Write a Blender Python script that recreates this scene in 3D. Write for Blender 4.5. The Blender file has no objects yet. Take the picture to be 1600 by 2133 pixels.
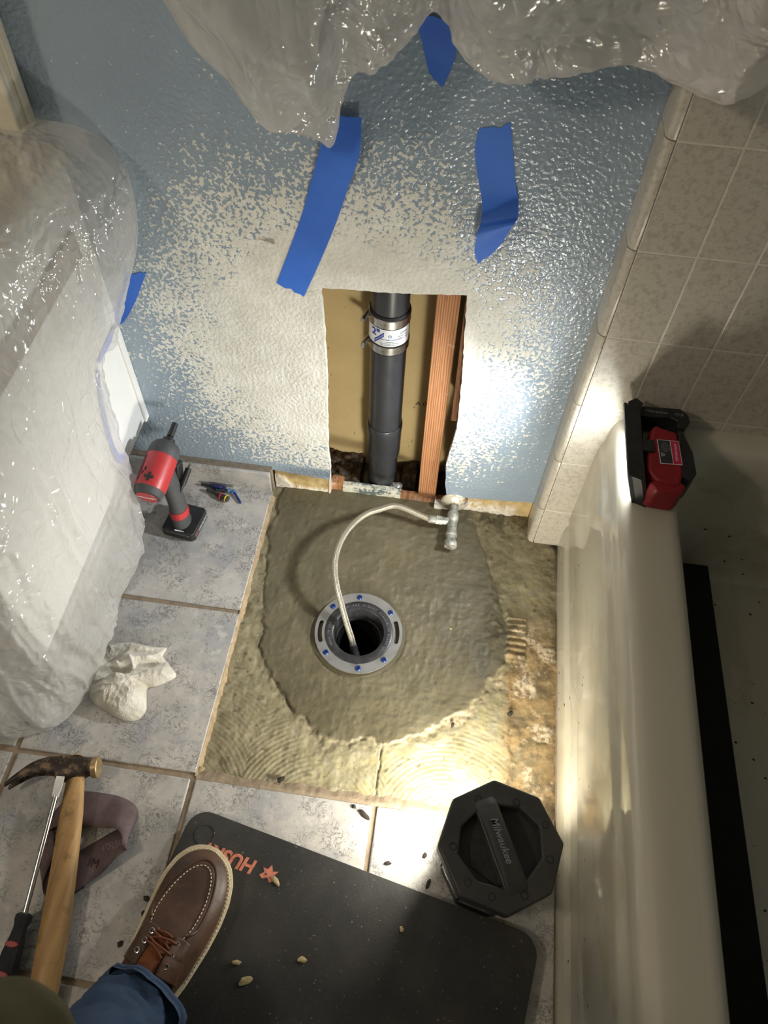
import bpy, bmesh, math, random
import numpy as np
from mathutils import Vector, Matrix
random.seed(4)
rng = np.random.default_rng(7)
S = bpy.context.scene
COL = S.collection
PI = math.pi
R_ = math.radians

# ------------------------------------------------------------------ camera
cd = bpy.data.cameras.new('camera'); cam = bpy.data.objects.new('camera', cd); COL.objects.link(cam)
cd.sensor_fit = 'HORIZONTAL'; cd.sensor_width = 36.0; cd.lens = 36.0*1587.36/1600.0
cd.clip_start = 0.02
cR = (0.99045107, 0.13450189, 0.03026427); cU = (-0.12776244, 0.81300086, 0.56807249); cF = (-0.05180194, 0.56651464, -0.82242186)
cam.matrix_world = Matrix(((cR[0], cU[0], -cF[0], 0.09727), (cR[1], cU[1], -cF[1], -1.00061), (cR[2], cU[2], -cF[2], 1.38387), (0, 0, 0, 1)))
S.camera = cam
cd.dof.use_dof = True; cd.dof.focus_distance = 1.36; cd.dof.aperture_fstop = 10.0
# ------------------------------------------------------------------ world, light levels, exposure
w = bpy.data.worlds.new('world'); S.world = w; w.use_nodes = True
w.node_tree.nodes['Background'].inputs[0].default_value = (0.9, 0.8, 0.65, 1); w.node_tree.nodes['Background'].inputs[1].default_value = 0.03
S.view_settings.view_transform = 'Standard'; S.view_settings.look = 'None'
S.view_settings.gamma = 1.0; S.view_settings.use_curve_mapping = False
S.view_settings.exposure = 0.37
LANTERN_LIGHT = 1.40      # watts behind each lit pane of the octagonal lantern
FLOOD_LIGHT = 2.55         # watts behind the lens of the flood light on the tub rim
FILL_LIGHT = 68.0       # glow of the unseen fill lamp added at the left

# ------------------------------------------------------------------ helpers
def tag(o, label, cat, group=None, kind=None):
    o['label'] = label; o['category'] = cat
    if group: o['group'] = group
    if kind: o['kind'] = kind
    return o
def thing(name, label, cat, loc=(0, 0, 0), rotz=0.0, group=None):
    o = bpy.data.objects.new(name, None); COL.objects.link(o)
    o.empty_display_size = 0.02; o.location = loc; o.rotation_euler = (0, 0, rotz)
    return tag(o, label, cat, group)
def mk(name, v, f, m=None, parent=None, smooth=False, loc=None, world=False, attrs=None, uv=None):
    me = bpy.data.meshes.new(name)
    v = np.asarray(v, float)
    if world and parent is not None:
        L = np.array(parent.location); a = -parent.rotation_euler[2]
        q = v - L; c, s = math.cos(a), math.sin(a)
        v = np.stack([q[:, 0]*c - q[:, 1]*s, q[:, 0]*s + q[:, 1]*c, q[:, 2]], 1)
    me.from_pydata(v.tolist(), [], [tuple(int(i) for i in q) for q in f] if not isinstance(f, np.ndarray) else f.tolist())
    if attrs:
        for k, a in attrs.items():
            at = me.attributes.new(k, 'FLOAT', 'POINT'); at.data.foreach_set('value', np.asarray(a, np.float32))
    if uv is not None:
        ul = me.uv_layers.new(name='UVMap'); vi = np.empty(len(me.loops), np.int32); me.loops.foreach_get('vertex_index', vi)
        ul.data.foreach_set('uv', np.asarray(uv, np.float32)[vi].ravel())
    if m: me.materials.append(m)
    if smooth: me.polygons.foreach_set('use_smooth', [True]*len(me.polygons))
    me.update()
    o = bpy.data.objects.new(name, me); COL.objects.link(o)
    if parent is not None: o.parent = parent
    if loc is not None: o.location = loc
    return o
def mkbm(name, bm, m=None, parent=None, smooth=False, loc=None, world=False):
    bmesh.ops.recalc_face_normals(bm, faces=bm.faces[:])
    bm.verts.index_update()
    v = [tuple(a.co) for a in bm.verts]; f = [[a.index for a in q.verts] for q in bm.faces]
    bm.free()
    return mk(name, v, f, m, parent, smooth, loc, world)
def auto_smooth(o, deg=35):
    me = o.data; me.polygons.foreach_set('use_smooth', [True]*len(me.polygons))
    bm = bmesh.new(); bm.from_mesh(me); a = math.radians(deg)
    sh = [(len(e.link_faces) == 2 and e.calc_face_angle(0) > a) for e in bm.edges]; bm.free()
    me.edges.foreach_set('use_edge_sharp', sh)
    if all(sh): me.polygons.foreach_set('use_smooth', [False]*len(me.polygons))   # every edge sharp: plain flat shading
    return o
def bm_box(bm, c, d, M=None, bev=0.0, seg=2):
    t = bmesh.new(); bmesh.ops.create_cube(t, size=1.0)
    for v in t.verts: v.co = Vector((v.co.x*d[0], v.co.y*d[1], v.co.z*d[2]))
    if bev > 0: bmesh.ops.bevel(t, geom=t.edges[:], offset=bev, segments=seg, profile=0.5, affect='EDGES')
    T = Matrix.Translation(Vector(c)) @ (M.to_4x4() if M else Matrix.Identity(4))
    bmesh.ops.transform(t, matrix=T, verts=t.verts[:])
    join(bm, t)
def join(bm, t):
    t.verts.index_update(); vs = [bm.verts.new(v.co) for v in t.verts]
    for q in t.faces:
        try: bm.faces.new([vs[v.index] for v in q.verts])
        except ValueError: pass
    t.free()
def box(name, c, d, m, parent=None, bev=0.0, M=None, seg=2, world=False, loc=None):
    bm = bmesh.new(); bm_box(bm, c, d, M, bev, seg)
    o = mkbm(name, bm, m, parent, world=world, loc=loc)
    return auto_smooth(o, 20) if bev > 0 else o
def bm_poly(bm, outer, holes, z0, z1, M=None):
    """flat outline with holes, given thickness"""
    t = bmesh.new(); es = []
    for loop in [outer]+list(holes):
        vs = [t.verts.new((p[0], p[1], z1)) for p in loop]
        for i in range(len(vs)): es.append(t.edges.new((vs[i], vs[(i+1) % len(vs)])))
    bmesh.ops.triangle_fill(t, use_beauty=True, use_dissolve=False, edges=es)
    if abs(z1-z0) > 1e-7:
        r = bmesh.ops.extrude_face_region(t, geom=t.faces[:])
        for e in r['geom']:
            if isinstance(e, bmesh.types.BMVert): e.co.z = z0
    if M: bmesh.ops.transform(t, matrix=M.to_4x4(), verts=t.verts[:])
    join(bm, t)
def poly(name, outer, holes, z0, z1, m, parent=None, M=None, world=False, loc=None):
    bm = bmesh.new(); bm_poly(bm, outer, holes, z0, z1, M)
    return mkbm(name, bm, m, parent, world=world, loc=loc)
def axis_frame(p0, p1, up=(0, 0, 1)):
    a = Vector(p1)-Vector(p0); L = a.length; a.normalize(); u = Vector(up)
    if abs(a.dot(u)) > .98: u = Vector((1, 0, 0))
    x = u.cross(a).normalized(); y = a.cross(x)
    return x, y, a, L
def rev_vf(p0, p1, prof, n=24, sx=1.0, sy=1.0, up=(0, 0, 1), caps=True):
    """surface of revolution along p0->p1; prof = [(distance, radius)]"""
    x, y, a, L = axis_frame(p0, p1, up); p0 = Vector(p0); v = []; f = []
    for (d, r) in prof:
        for k in range(n):
            t = 2*PI*k/n; v.append(tuple(p0+a*d+x*(math.cos(t)*r*sx)+y*(math.sin(t)*r*sy)))
    for i in range(len(prof)-1):
        for k in range(n):
            k2 = (k+1) % n; f.append((i*n+k, i*n+k2, (i+1)*n+k2, (i+1)*n+k))
    if caps:
        f.append(tuple(range(n-1, -1, -1))); f.append(tuple((len(prof)-1)*n+k for k in range(n)))
    return v, f
def rev(name, p0, p1, prof, m, parent=None, n=24, sx=1, sy=1, up=(0, 0, 1), caps=True, world=False, smooth=True, loc=None):
    v, f = rev_vf(p0, p1, prof, n, sx, sy, up, caps)
    o = mk(name, v, f, m, parent, world=world, loc=loc)
    return auto_smooth(o, 40) if smooth else o
def spline(P, n):
    """Catmull-Rom through points"""
    P = np.asarray(P, float); Q = np.vstack([2*P[0]-P[1], P, 2*P[-1]-P[-2]]); out = []
    m = len(P)-1
    for s in np.linspace(0, m, n):
        i = min(int(s), m-1); t = s-i; a, b, c, d = Q[i], Q[i+1], Q[i+2], Q[i+3]
        out.append(.5*((2*b)+(-a+c)*t+(2*a-5*b+4*c-d)*t*t+(-a+3*b-3*c+d)*t**3))
    return np.array(out)
def tube(name, P, r, m, parent=None, n=12, world=False, caps=True, smooth=True, loc=None, flat=None):
    P = np.asarray(P, float); N = len(P); r = np.broadcast_to(np.asarray(r, float), (N,))
    T = np.gradient(P, axis=0); T /= np.linalg.norm(T, axis=1)[:, None]
    u = np.array([0, 0, 1.0]) if abs(T[0][2]) < .9 else np.array([1.0, 0, 0]); v = []; uv = []; s = 0
    for i in range(N):
        u = u-T[i]*(u@T[i]); u /= np.linalg.norm(u); b = np.cross(T[i], u)
        if i: s += np.linalg.norm(P[i]-P[i-1])
        for k in range(n):
            t = 2*PI*k/n; fx = (flat or 1.0)
            v.append(P[i]+u*(math.cos(t)*r[i]*fx)+b*(math.sin(t)*r[i])); uv.append((s, k/n))
    f = [(i*n+k, i*n+(k+1) % n, (i+1)*n+(k+1) % n, (i+1)*n+k) for i in range(N-1) for k in range(n)]
    if caps: f += [tuple(range(n-1, -1, -1)), tuple((N-1)*n+k for k in range(n))]
    o = mk(name, v, f, m, parent, world=world, uv=uv, loc=loc)
    return auto_smooth(o, 60) if smooth else o
def grid_faces(nu, nv, closed_u=False):
    i, j = np.meshgrid(np.arange(nu if closed_u else nu-1), np.arange(nv-1), indexing='ij')
    a = i*nv+j; b = ((i+1) % nu)*nv+j
    return np.stack([a, b, b+1, a+1], -1).reshape(-1, 4)
def hashn(i, j, k, s):
    n = (i*374761393+j*668265263+k*1274126177+s*974634777) & 0x7fffffff
    n = ((n ^ (n >> 13))*1103515245) & 0x7fffffff
    n = ((n ^ (n >> 15))*668265263) & 0x7fffffff
    return ((n >> 8) & 0xffff)/65535.0
def vnoise(P, s=0):
    P = np.asarray(P, float); I = np.floor(P).astype(np.int64); F = P-I; F = F*F*F*(F*(F*6-15)+10); r = 0
    for a in (0, 1):
        for b in (0, 1):
            for c in (0, 1):
                w_ = (F[:, 0] if a else 1-F[:, 0])*(F[:, 1] if b else 1-F[:, 1])*(F[:, 2] if c else 1-F[:, 2])
                r = r+w_*hashn(I[:, 0]+a, I[:, 1]+b, I[:, 2]+c, s)
    return r*2-1
def fbm(P, oc=4, s=0, gain=.5, ridge=False):
    P = np.asarray(P, float); r = 0; a = 1.0; t = 0
    for o in range(oc):
        n = vnoise(P*(2.03**o)+17.3*o, s+o)
        if ridge: n = 1-2*np.abs(n)
        r = r+a*n; t += a; a *= gain
    return r/t
def sstep(a, b, x):
    t = np.clip((x-a)/(b-a), 0, 1); return t*t*(3-2*t)
def poly_sd(P, poly_):
    """signed distance of 2D points to polygon, negative inside"""
    P = np.asarray(P, float); q = np.asarray(poly_, float); d = np.full(len(P), 1e9); ins = np.zeros(len(P), bool)
    for i in range(len(q)):
        a, b = q[i], q[(i+1) % len(q)]; e = b-a; w_ = P-a
        t = np.clip((w_@e)/(e@e), 0, 1); d = np.minimum(d, np.linalg.norm(w_-t[:, None]*e, axis=1))
        c = ((a[1] > P[:, 1]) != (b[1] > P[:, 1])); x = a[0]+(P[:, 1]-a[1])/np.where(abs(b[1]-a[1]) < 1e-12, 1e-12, b[1]-a[1])*(b[0]-a[0])
        ins ^= c & (P[:, 0] < x)
    return np.where(ins, -d, d)

# ------------------------------------------------------------------ materials
def lin(c):
    return tuple(((x/255)/12.92 if x/255 <= .04045 else ((x/255+.055)/1.055)**2.4) for x in c)+(1.0,)
class NB:
    def __init__(s, name):
        s.m = bpy.data.materials.new(name); s.m.use_nodes = True; s.t = s.m.node_tree; s.n = s.t.nodes; s.l = s.t.links
        s.b = s.n['Principled BSDF']; s.out = s.n['Material Output']
        s.geo = None
    def node(s, ty, **kw):
        x = s.n.new(ty)
        for k, v in kw.items(): setattr(x, k, v)
        return x
    def link(s, a, b): s.l.new(a, b)
    def val(s, inp, v):
        if hasattr(v, 'is_output'): s.l.new(v, inp)
        else: inp.default_value = v
    def pos(s, scale=None):
        tc = s.node('ShaderNodeTexCoord').outputs['Object']
        if scale is None: return tc
        mp = s.node('ShaderNodeMapping'); mp.inputs['Scale'].default_value = scale; s.link(tc, mp.inputs[0]); return mp.outputs[0]
    def noise(s, scale, detail=3, rough=.55, vec=None, dist=0.0):
        x = s.node('ShaderNodeTexNoise'); s.link(vec if vec is not None else s.pos(), x.inputs['Vector'])
        x.inputs['Scale'].default_value = scale; x.inputs['Detail'].default_value = detail; x.inputs['Roughness'].default_value = rough
        x.inputs['Distortion'].default_value = dist
        return x.outputs[0]
    def voro(s, scale, vec=None, feature='F1', out=0):
        x = s.node('ShaderNodeTexVoronoi', feature=feature); s.link(vec if vec is not None else s.pos(), x.inputs['Vector']); x.inputs['Scale'].default_value = scale
        return x.outputs[out]
    def wave(s, scale, vec=None, dist=0, dirn='X', det=2):
        x = s.node('ShaderNodeTexWave', bands_direction=dirn); s.link(vec if vec is not None else s.pos(), x.inputs['Vector'])
        x.inputs['Scale'].default_value = scale; x.inputs['Distortion'].default_value = dist; x.inputs['Detail'].default_value = det
        return x.outputs[1]
    def math(s, op, a, b=0.0, c=None, clamp=False):
        x = s.node('ShaderNodeMath', operation=op, use_clamp=clamp); s.val(x.inputs[0], a); s.val(x.inputs[1], b)
        if c is not None: s.val(x.inputs[2], c)
        return x.outputs[0]
    def ramp(s, x, a, b, inv=False):
        r = s.node('ShaderNodeMapRange', interpolation_type='SMOOTHSTEP'); s.val(r.inputs[0], x)
        r.inputs[1].default_value = a; r.inputs[2].default_value = b; r.inputs[3].default_value = 1.0 if inv else 0.0; r.inputs[4].default_value = 0.0 if inv else 1.0
        return r.outputs[0]
    def lerp(s, x, a, b):
        r = s.node('ShaderNodeMapRange'); s.val(r.inputs[0], x); s.val(r.inputs[3], a); s.val(r.inputs[4], b); return r.outputs[0]
    def mix(s, fac, a, b, mode='MIX'):
        x = s.node('ShaderNodeMix', data_type='RGBA', blend_type=mode); s.val(x.inputs[0], fac); s.val(x.inputs[6], a); s.val(x.inputs[7], b); return x.outputs[2]
    def attr(s, name):
        x = s.node('ShaderNodeAttribute'); x.attribute_name = name; return x.outputs['Fac']
    def bump(s, h, strength=.3, dist=.002):
        x = s.node('ShaderNodeBump'); x.inputs['Strength'].default_value = strength; x.inputs['Distance'].default_value = dist
        s.link(h, x.inputs['Height'])
        if s.geo is not None: s.link(s.geo, x.inputs['Normal'])
        s.geo = x.outputs[0]; s.link(s.geo, s.b.inputs['Normal'])
    def col(s, c): s.val(s.b.inputs['Base Color'], c)
    def rough(s, r): s.val(s.b.inputs['Roughness'], r)
    def set(s, **kw):
        for k, v in kw.items(): s.val(s.b.inputs[k.replace('_', ' ')], v)
def simple(name, c, rough=.5, metal=0.0, c2=None, nscale=60, amt=.6, bump=0.0, bscale=300, bdist=.0006, **kw):
    n = NB(name); c = lin(c)
    if c2 is not None:
        f = n.ramp(n.noise(nscale, 4, .6), .35, .65); n.col(n.mix(n.math('MULTIPLY', f, amt), c, lin(c2)))
        n.rough(n.lerp(n.noise(nscale*1.7, 3), max(rough-.12, .02), min(rough+.12, 1)))
    else:
        n.col(n.mix(n.ramp(n.noise(40, 4), .3, .7), c, tuple(x*.86 for x in c[:3])+(1,))); n.rough(rough)
    n.set(Metallic=metal)
    if bump: n.bump(n.noise(bscale, 3), bump, bdist)
    for k, v in kw.items(): n.set(**{k: v})
    return n.m
MT = {}
def mats():
    # painted wall with rough cream joint compound around the hole
    n = NB('blue_paint_and_compound'); tc = n.node('ShaderNodeTexCoord').outputs['Object']
    sx = n.node('ShaderNodeSeparateXYZ'); n.link(tc, sx.inputs[0])
    dx = n.math('MULTIPLY', n.math('ADD', sx.outputs[0], .055), 1/.285); dz = n.math('MULTIPLY', n.math('SUBTRACT', sx.outputs[2], .42), 1/.305)
    # wider towards the left than to the right
    d = n.math('SQRT', n.math('ADD', n.math('MULTIPLY', dx, dx), n.math('MULTIPLY', dz, dz)))
    d = n.math('ADD', d, n.math('MULTIPLY', n.math('SUBTRACT', n.noise(8, 3), .5), .42))
    d = n.math('ADD', d, n.math('MULTIPLY', sx.outputs[0], .25))
    th = n.math('MULTIPLY_ADD', n.ramp(d, .55, 1.80), .40, .33)
    sp = n.noise(150, 2.5, .55, dist=.5)
    spk = n.math('MULTIPLY_ADD', n.math('SUBTRACT', n.noise(34, 2, .5), .5), .22, sp)
    mask = n.ramp(n.math('SUBTRACT', spk, th), -.018, .018)
    mask = n.math('MAXIMUM', mask, n.ramp(n.math('ADD', d, n.math('MULTIPLY', n.math('SUBTRACT', sp, .5), .6)), .66, .80, True))
    # drips near the painted-over bottom edge keep a line of blue
    bot = n.ramp(sx.outputs[2], .083, .098)
    bot2 = n.math('MULTIPLY', bot, 1.0)
    mask = n.math('MULTIPLY', mask, bot2)
    blue = n.mix(n.ramp(n.noise(6, 3), .3, .7), lin((153, 169, 182)), lin((146, 161, 175)))
    cream = n.mix(n.ramp(n.noise(24, 5, .65), .35, .7), lin((230, 229, 220)), lin((214, 212, 200)))
    st = n.math('MULTIPLY', n.ramp(n.noise(19, 6, .7), .62, .74), .35)
    cream = n.mix(st, cream, lin((160, 140, 112)))
    gx_ = n.math('MULTIPLY', n.math('ADD', sx.outputs[0], .1955), 1/.020); gz_ = n.math('MULTIPLY', n.math('SUBTRACT', sx.outputs[2], .652), 1/.010)
    gd = n.math('ADD', n.math('SQRT', n.math('ADD', n.math('MULTIPLY', gx_, gx_), n.math('MULTIPLY', gz_, gz_))), n.math('MULTIPLY', n.math('SUBTRACT', n.noise(70, 4, .7), .5), 2.2))
    gouge = n.ramp(gd, .25, .75, True); cream = n.mix(n.math('MULTIPLY', gouge, .85), cream, lin((146, 122, 92)))
    n.col(n.mix(mask, blue, cream)); n.rough(n.lerp(mask, .21, .62))
    n.set(**{'Specular_IOR_Level': .55})
    pe = n.math('ADD', n.math('MULTIPLY', n.ramp(n.noise(150, 1.5, .4, dist=.3), .3, .72), .8), n.math('MULTIPLY', n.noise(330, 2), .22))
    n.bump(pe, .55, .0015); n.bump(mask, .35, .0007)
    MT['wall'] = n.m
    n = NB('plain_blue_paint'); n.col(n.mix(n.noise(5), lin((150, 171, 188)), lin((138, 158, 176)))); n.rough(.4); n.bump(n.noise(130, 2), .4, .0015); MT['paint'] = n.m
    MT['ceiling'] = simple('white_ceiling_paint', (215, 210, 200), .9, bump=.3, bscale=200)
    # drywall core and torn paper
    MT['gypsum'] = simple('gypsum_core', (226, 222, 212), .95, c2=(196, 190, 176), nscale=90, bump=.5, bscale=260)
    n = NB('torn_drywall_paper'); a = n.attr('tear'); k = n.mix(n.ramp(n.noise(60, 4), .35, .7), lin((204, 180, 128)), lin((178, 152, 100)))
    n.col(n.mix(a, k, n.mix(n.ramp(n.noise(110, 4), .35, .7), lin((228, 221, 208)), lin((200, 188, 166))))); n.rough(.9); n.bump(n.noise(170, 4), .6, .0012); MT['torn'] = n.m
    n = NB('kraft_paper'); c = n.mix(n.ramp(n.noise(9, 4, .6), .3, .7), lin((216, 192, 140)), lin((204, 180, 128)))
    sp = n.math('MULTIPLY', n.ramp(n.noise(85, 2, .5, vec=n.pos((2.2, 1, .5))), .72, .76), .8); c = n.mix(sp, c, lin((72, 56, 36)))
    n.col(c); n.rough(.8); MT['kraft'] = n.m
    n = NB('orange_fir_wood'); v = n.pos((1, 1, .06)); g = n.wave(75, v, 5.0, 'X', 3); g2 = n.noise(240, 3, .6, vec=v)
    c = n.mix(n.ramp(g, .2, .8), lin((186, 134, 90)), lin((154, 102, 64))); c = n.mix(n.math('MULTIPLY', n.ramp(g2, .5, .75), .5), c, lin((128, 74, 38)))
    ws = n.ramp(n.noise(24, 4, .7), .6, .7); c = n.mix(n.math('MULTIPLY', ws, .5), c, lin((214, 190, 168)))
    n.col(c); n.rough(.75); n.bump(g, .25, .0006); n.bump(g2, .3, .0005); MT['wood'] = n.m
    n = NB('old_grey_lumber'); v = n.pos((1, 1, .08)); c = n.mix(n.ramp(n.noise(150, 4, .6, vec=v), .35, .7), lin((150, 104, 70)), lin((92, 62, 42)))
    c = n.mix(n.math('MULTIPLY', n.ramp(n.noise(40, 4), .5, .7), .6), c, lin((150, 130, 112))); n.col(c); n.rough(.85); n.bump(n.noise(150, 4, vec=v), .5, .001); MT['lumber'] = n.m
    n = NB('painted_sill'); c = n.mix(n.ramp(n.noise(34, 4, .7), .44, .52), lin((92, 106, 104)), lin((206, 204, 186)))
    c = n.mix(n.ramp(n.noise(60, 3), .58, .66), c, lin((156, 150, 118))); n.col(c); n.rough(.7); n.bump(n.noise(90, 4), .6, .0015); MT['sill'] = n.m
    n = NB('dark_wet_dirt'); c = n.mix(n.ramp(n.noise(45, 5, .7), .3, .7), lin((44, 33, 25)), lin((88, 70, 54))); c = n.mix(n.ramp(n.noise(120, 4, .7), .66, .74), c, lin((150, 128, 100)))
    n.col(c); n.rough(n.lerp(n.noise(60), .25, .8)); n.bump(n.noise(70, 5, .7), .9, .004); MT['dirt'] = n.m
    # bare slab, patch and thinset
    n = NB('slab_mortar'); pa, ye, stn, wet, br, dk = [n.attr(k) for k in ('patch', 'yellow', 'stain', 'wet', 'chip', 'dark')]
    c = n.mix(n.ramp(n.noise(20, 5, .65), .3, .7), lin((140, 131, 102)), lin((112, 104, 78)))
    c = n.mix(n.math('MULTIPLY', n.ramp(n.noise(70, 5, .7), .5, .68), .45), c, lin((166, 158, 134)))
    yc = n.mix(n.ramp(n.noise(30, 5, .7), .35, .65), lin((152, 142, 96)), lin((146, 142, 122)))
    c = n.mix(ye, c, yc)
    oc = n.mix(n.ramp(n.noise(26, 5, .7), .42, .6), lin((152, 126, 84)), lin((98, 82, 56)))
    oc = n.mix(n.ramp(n.noise(60, 5, .75), .58, .66), oc, lin((182, 164, 132)))
    c = n.mix(stn, c, oc)
    c = n.mix(br, c, n.mix(n.ramp(n.noise(130, 4), .4, .65), lin((196, 182, 154)), lin((132, 108, 78))))
    pc = n.mix(n.ramp(n.noise(11, 5, .65), .3, .7), lin((99, 92, 70)), lin((84, 78, 58)))
    pc = n.mix(n.math('MULTIPLY', n.ramp(n.noise(5, 3), .45, .7), .4), pc, lin((122, 115, 92)))
    c = n.mix(pa, c, pc); c = n.mix(wet, c, lin((88, 84, 70)))
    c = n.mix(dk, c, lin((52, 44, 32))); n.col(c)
    n.rough(n.math('SUBTRACT', n.lerp(pa, n.lerp(n.noise(40), .5, .85), n.lerp(n.noise(18, 4), .32, .6)), n.math('MULTIPLY', wet, .22)))
    n.bump(n.noise(140, 5, .65), .5, .0016); n.bump(n.noise(420, 3), .35, .0006); MT['slab'] = n.m
    MT['soil'] = simple('brown_grout', (150, 134, 112), .95, c2=(118, 102, 82), nscale=50, bump=.8, bscale=220, bdist=.001)
    # grey mottled ceramic tiles
    n = NB('grey_mottled_tile'); oi = n.node('ShaderNodeObjectInfo').outputs['Random']; tc = n.node('ShaderNodeTexCoord').outputs['Object']
    ad = n.node('ShaderNodeVectorMath', operation='ADD'); cmb = n.node('ShaderNodeCombineXYZ'); n.link(n.math('MULTIPLY', oi, 7.0), cmb.inputs[0]); n.link(n.math('MULTIPLY', oi, 3.0), cmb.inputs[1])
    n.link(tc, ad.inputs[0]); n.link(cmb.outputs[0], ad.inputs[1]); v = ad.outputs[0]
    c = n.mix(n.ramp(n.noise(14, 5, .65, vec=v), .32, .68), lin((188, 184, 177)), lin((164, 161, 156)))
    c = n.mix(n.math('MULTIPLY', n.ramp(n.noise(9, 4, .6, vec=v), .5, .66), .7), c, lin((150, 151, 154)))
    c = n.mix(n.math('MULTIPLY', n.ramp(n.noise(33, 4, .6, vec=v), .56, .7), .55), c, lin((204, 200, 192)))
    cr = n.noise(62, 5, .72, vec=v, dist=.9); crk = n.math('MULTIPLY', n.ramp(n.math('ABSOLUTE', n.math('SUBTRACT', cr, .5)), .0, .034, True), n.ramp(n.noise(17, 3, vec=v), .42, .6))
    c = n.mix(n.math('MULTIPLY', crk, .9), c, lin((82, 80, 80)))
    c = n.mix(n.math('MULTIPLY', n.ramp(n.noise(210, 3, .6, vec=v), .63, .7), .7), c, lin((98, 96, 96)))
    n.col(c); n.rough(n.lerp(n.noise(40, 4, vec=v), .38, .68)); n.bump(n.noise(26, 5, .6, vec=v), .35, .0016); n.bump(crk, -.25, .0005); MT['tile'] = n.m
    MT['tile_body'] = simple('pale_tile_edge', (158, 138, 108), .9, c2=(118, 102, 76), nscale=70, bump=.6)
    MT['cap'] = simple('grey_brown_mortar_cap', (138, 126, 108), .9, c2=(104, 96, 84), nscale=80, bump=.5)
    # speckled beige wall tile
    n = NB('speckled_beige_tile'); oi = n.node('ShaderNodeObjectInfo').outputs['Random']; ad = n.node('ShaderNodeVectorMath', operation='ADD'); cmb = n.node('ShaderNodeCombineXYZ')
    n.link(n.math('MULTIPLY', oi, 9.0), cmb.inputs[0]); n.link(n.math('MULTIPLY', oi, 5.0), cmb.inputs[2]); n.link(n.pos(), ad.inputs[0]); n.link(cmb.outputs[0], ad.inputs[1]); v = ad.outputs[0]
    c = n.mix(n.ramp(n.noise(120, 3, .6, vec=v), .46, .66), lin((194, 187, 172)), lin((176, 168, 152)))
    c = n.mix(n.math('MULTIPLY', n.ramp(n.noise(210, 3, .6, vec=v), .56, .66), .55), c, lin((158, 150, 134)))
    n.col(c); n.rough(.30); MT['wtile'] = n.m
    MT['wgrout'] = simple('pale_wall_grout', (218, 211, 196), .8, c2=(200, 192, 176), nscale=60)
    # tub enamel with dried smears on the apron
    n = NB('ivory_tub_enamel'); tc = n.node('ShaderNodeTexCoord').outputs['Object']; sx = n.node('ShaderNodeSeparateXYZ'); n.link(tc, sx.inputs[0])
    v = n.pos((1.4, .55, 1.3)); sm = n.ramp(n.noise(9, 5, .6, vec=v, dist=.4), .5, .56); inz = n.ramp(sx.outputs[2], .40, .35, False)
    inz = n.ramp(sx.outputs[2], .36, .385, True); sm = n.math('MULTIPLY', sm, n.math('MULTIPLY', inz, n.ramp(sx.outputs[1], -.8, -.72)))
    c = n.mix(n.math('MULTIPLY', sm, .55), lin((190, 185, 168)), lin((174, 166, 143)))
    sm2 = n.math('MULTIPLY', n.ramp(n.noise(14, 5, .7, vec=v), .6, .66), inz); c = n.mix(n.math('MULTIPLY', sm2, .4), c, lin((186, 174, 146)))
    ds = n.math('MULTIPLY', n.ramp(n.noise(75, 1.5, .4), .745, .76), n.ramp(sx.outputs[2], .2, .25, True)); c = n.mix(ds, c, lin((60, 48, 36)))
    n.col(c); n.rough(n.lerp(sm, .10, .26)); n.set(**{'Coat_Weight': .3, 'Coat_Roughness': .05}); n.bump(n.noise(11, 2), .05, .002); MT['tub'] = n.m
    # tools
    MT['black'] = simple('black_plastic', (26, 27, 29), .42, c2=(44, 44, 44), nscale=35, bump=.15, bscale=500, bdist=.0003)
    MT['rubber'] = simple('dark_grey_rubber', (70, 71, 72), .62, c2=(58, 58, 59), bump=.2, bscale=600, bdist=.0003)
    MT['red'] = simple('red_plastic', (178, 50, 52), .42, c2=(162, 42, 46), bump=.12, bscale=700, bdist=.0002)
    MT['deepred'] = simple('deep_red_plastic', (140, 20, 30), .45, c2=(118, 16, 24))
    MT['steel'] = simple('brushed_steel', (196, 196, 194), .28, 1.0, c2=(160, 160, 160), nscale=30)
    MT['stainless'] = simple('stainless_ring', (176, 176, 174), .36, .75, c2=(146, 145, 142), nscale=24, bump=.1, bscale=500, bdist=.0002)
    MT['chrome'] = simple('polished_steel', (214, 212, 208), .14, 1.0)
    MT['blade'] = simple('bright_blade_steel', (226, 226, 222), .4, .35)
    MT['abs'] = simple('black_abs_pipe', (48, 50, 53), .34, c2=(58, 59, 62), nscale=18, bump=.08, bscale=200)
    MT['abs_ring'] = simple('satin_black_abs', (36, 37, 39), .36, c2=(60, 60, 62), nscale=70, bump=.25, bscale=300)
    MT['hole'] = simple('black_drain_bore', (9, 9, 10), .7)
    MT['bluescrew'] = simple('blue_coated_screw', (64, 92, 160), .3, .8, c2=(40, 60, 120), nscale=300)
    MT['paleblue'] = simple('pale_blue_coating', (104, 148, 196), .35, .5)
    MT['navy'] = simple('navy_plastic', (38, 42, 92), .35)
    MT['yellow'] = simple('yellow_band', (236, 208, 40), .4); MT['redband'] = simple('red_band', (190, 40, 60), .4)
    MT['white'] = simple('white_label', (226, 228, 230), .5); MT['blueink'] = simple('blue_ink', (34, 62, 160), .5); MT['greyink'] = simple('grey_ink', (120, 124, 132), .6)
    MT['navyink'] = simple('pale_blue_ink', (96, 130, 176), .6)
    MT['darkink'] = simple('dark_ink', (52, 44, 36), .7); MT['pinklabel'] = simple('crimson_label', (196, 40, 84), .5); MT['blacklabel'] = simple('black_label', (44, 48, 52), .45)
    MT['orangeprint'] = simple('faded_orange_print', (206, 128, 104), .8, c2=(150, 92, 76), nscale=120)
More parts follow.
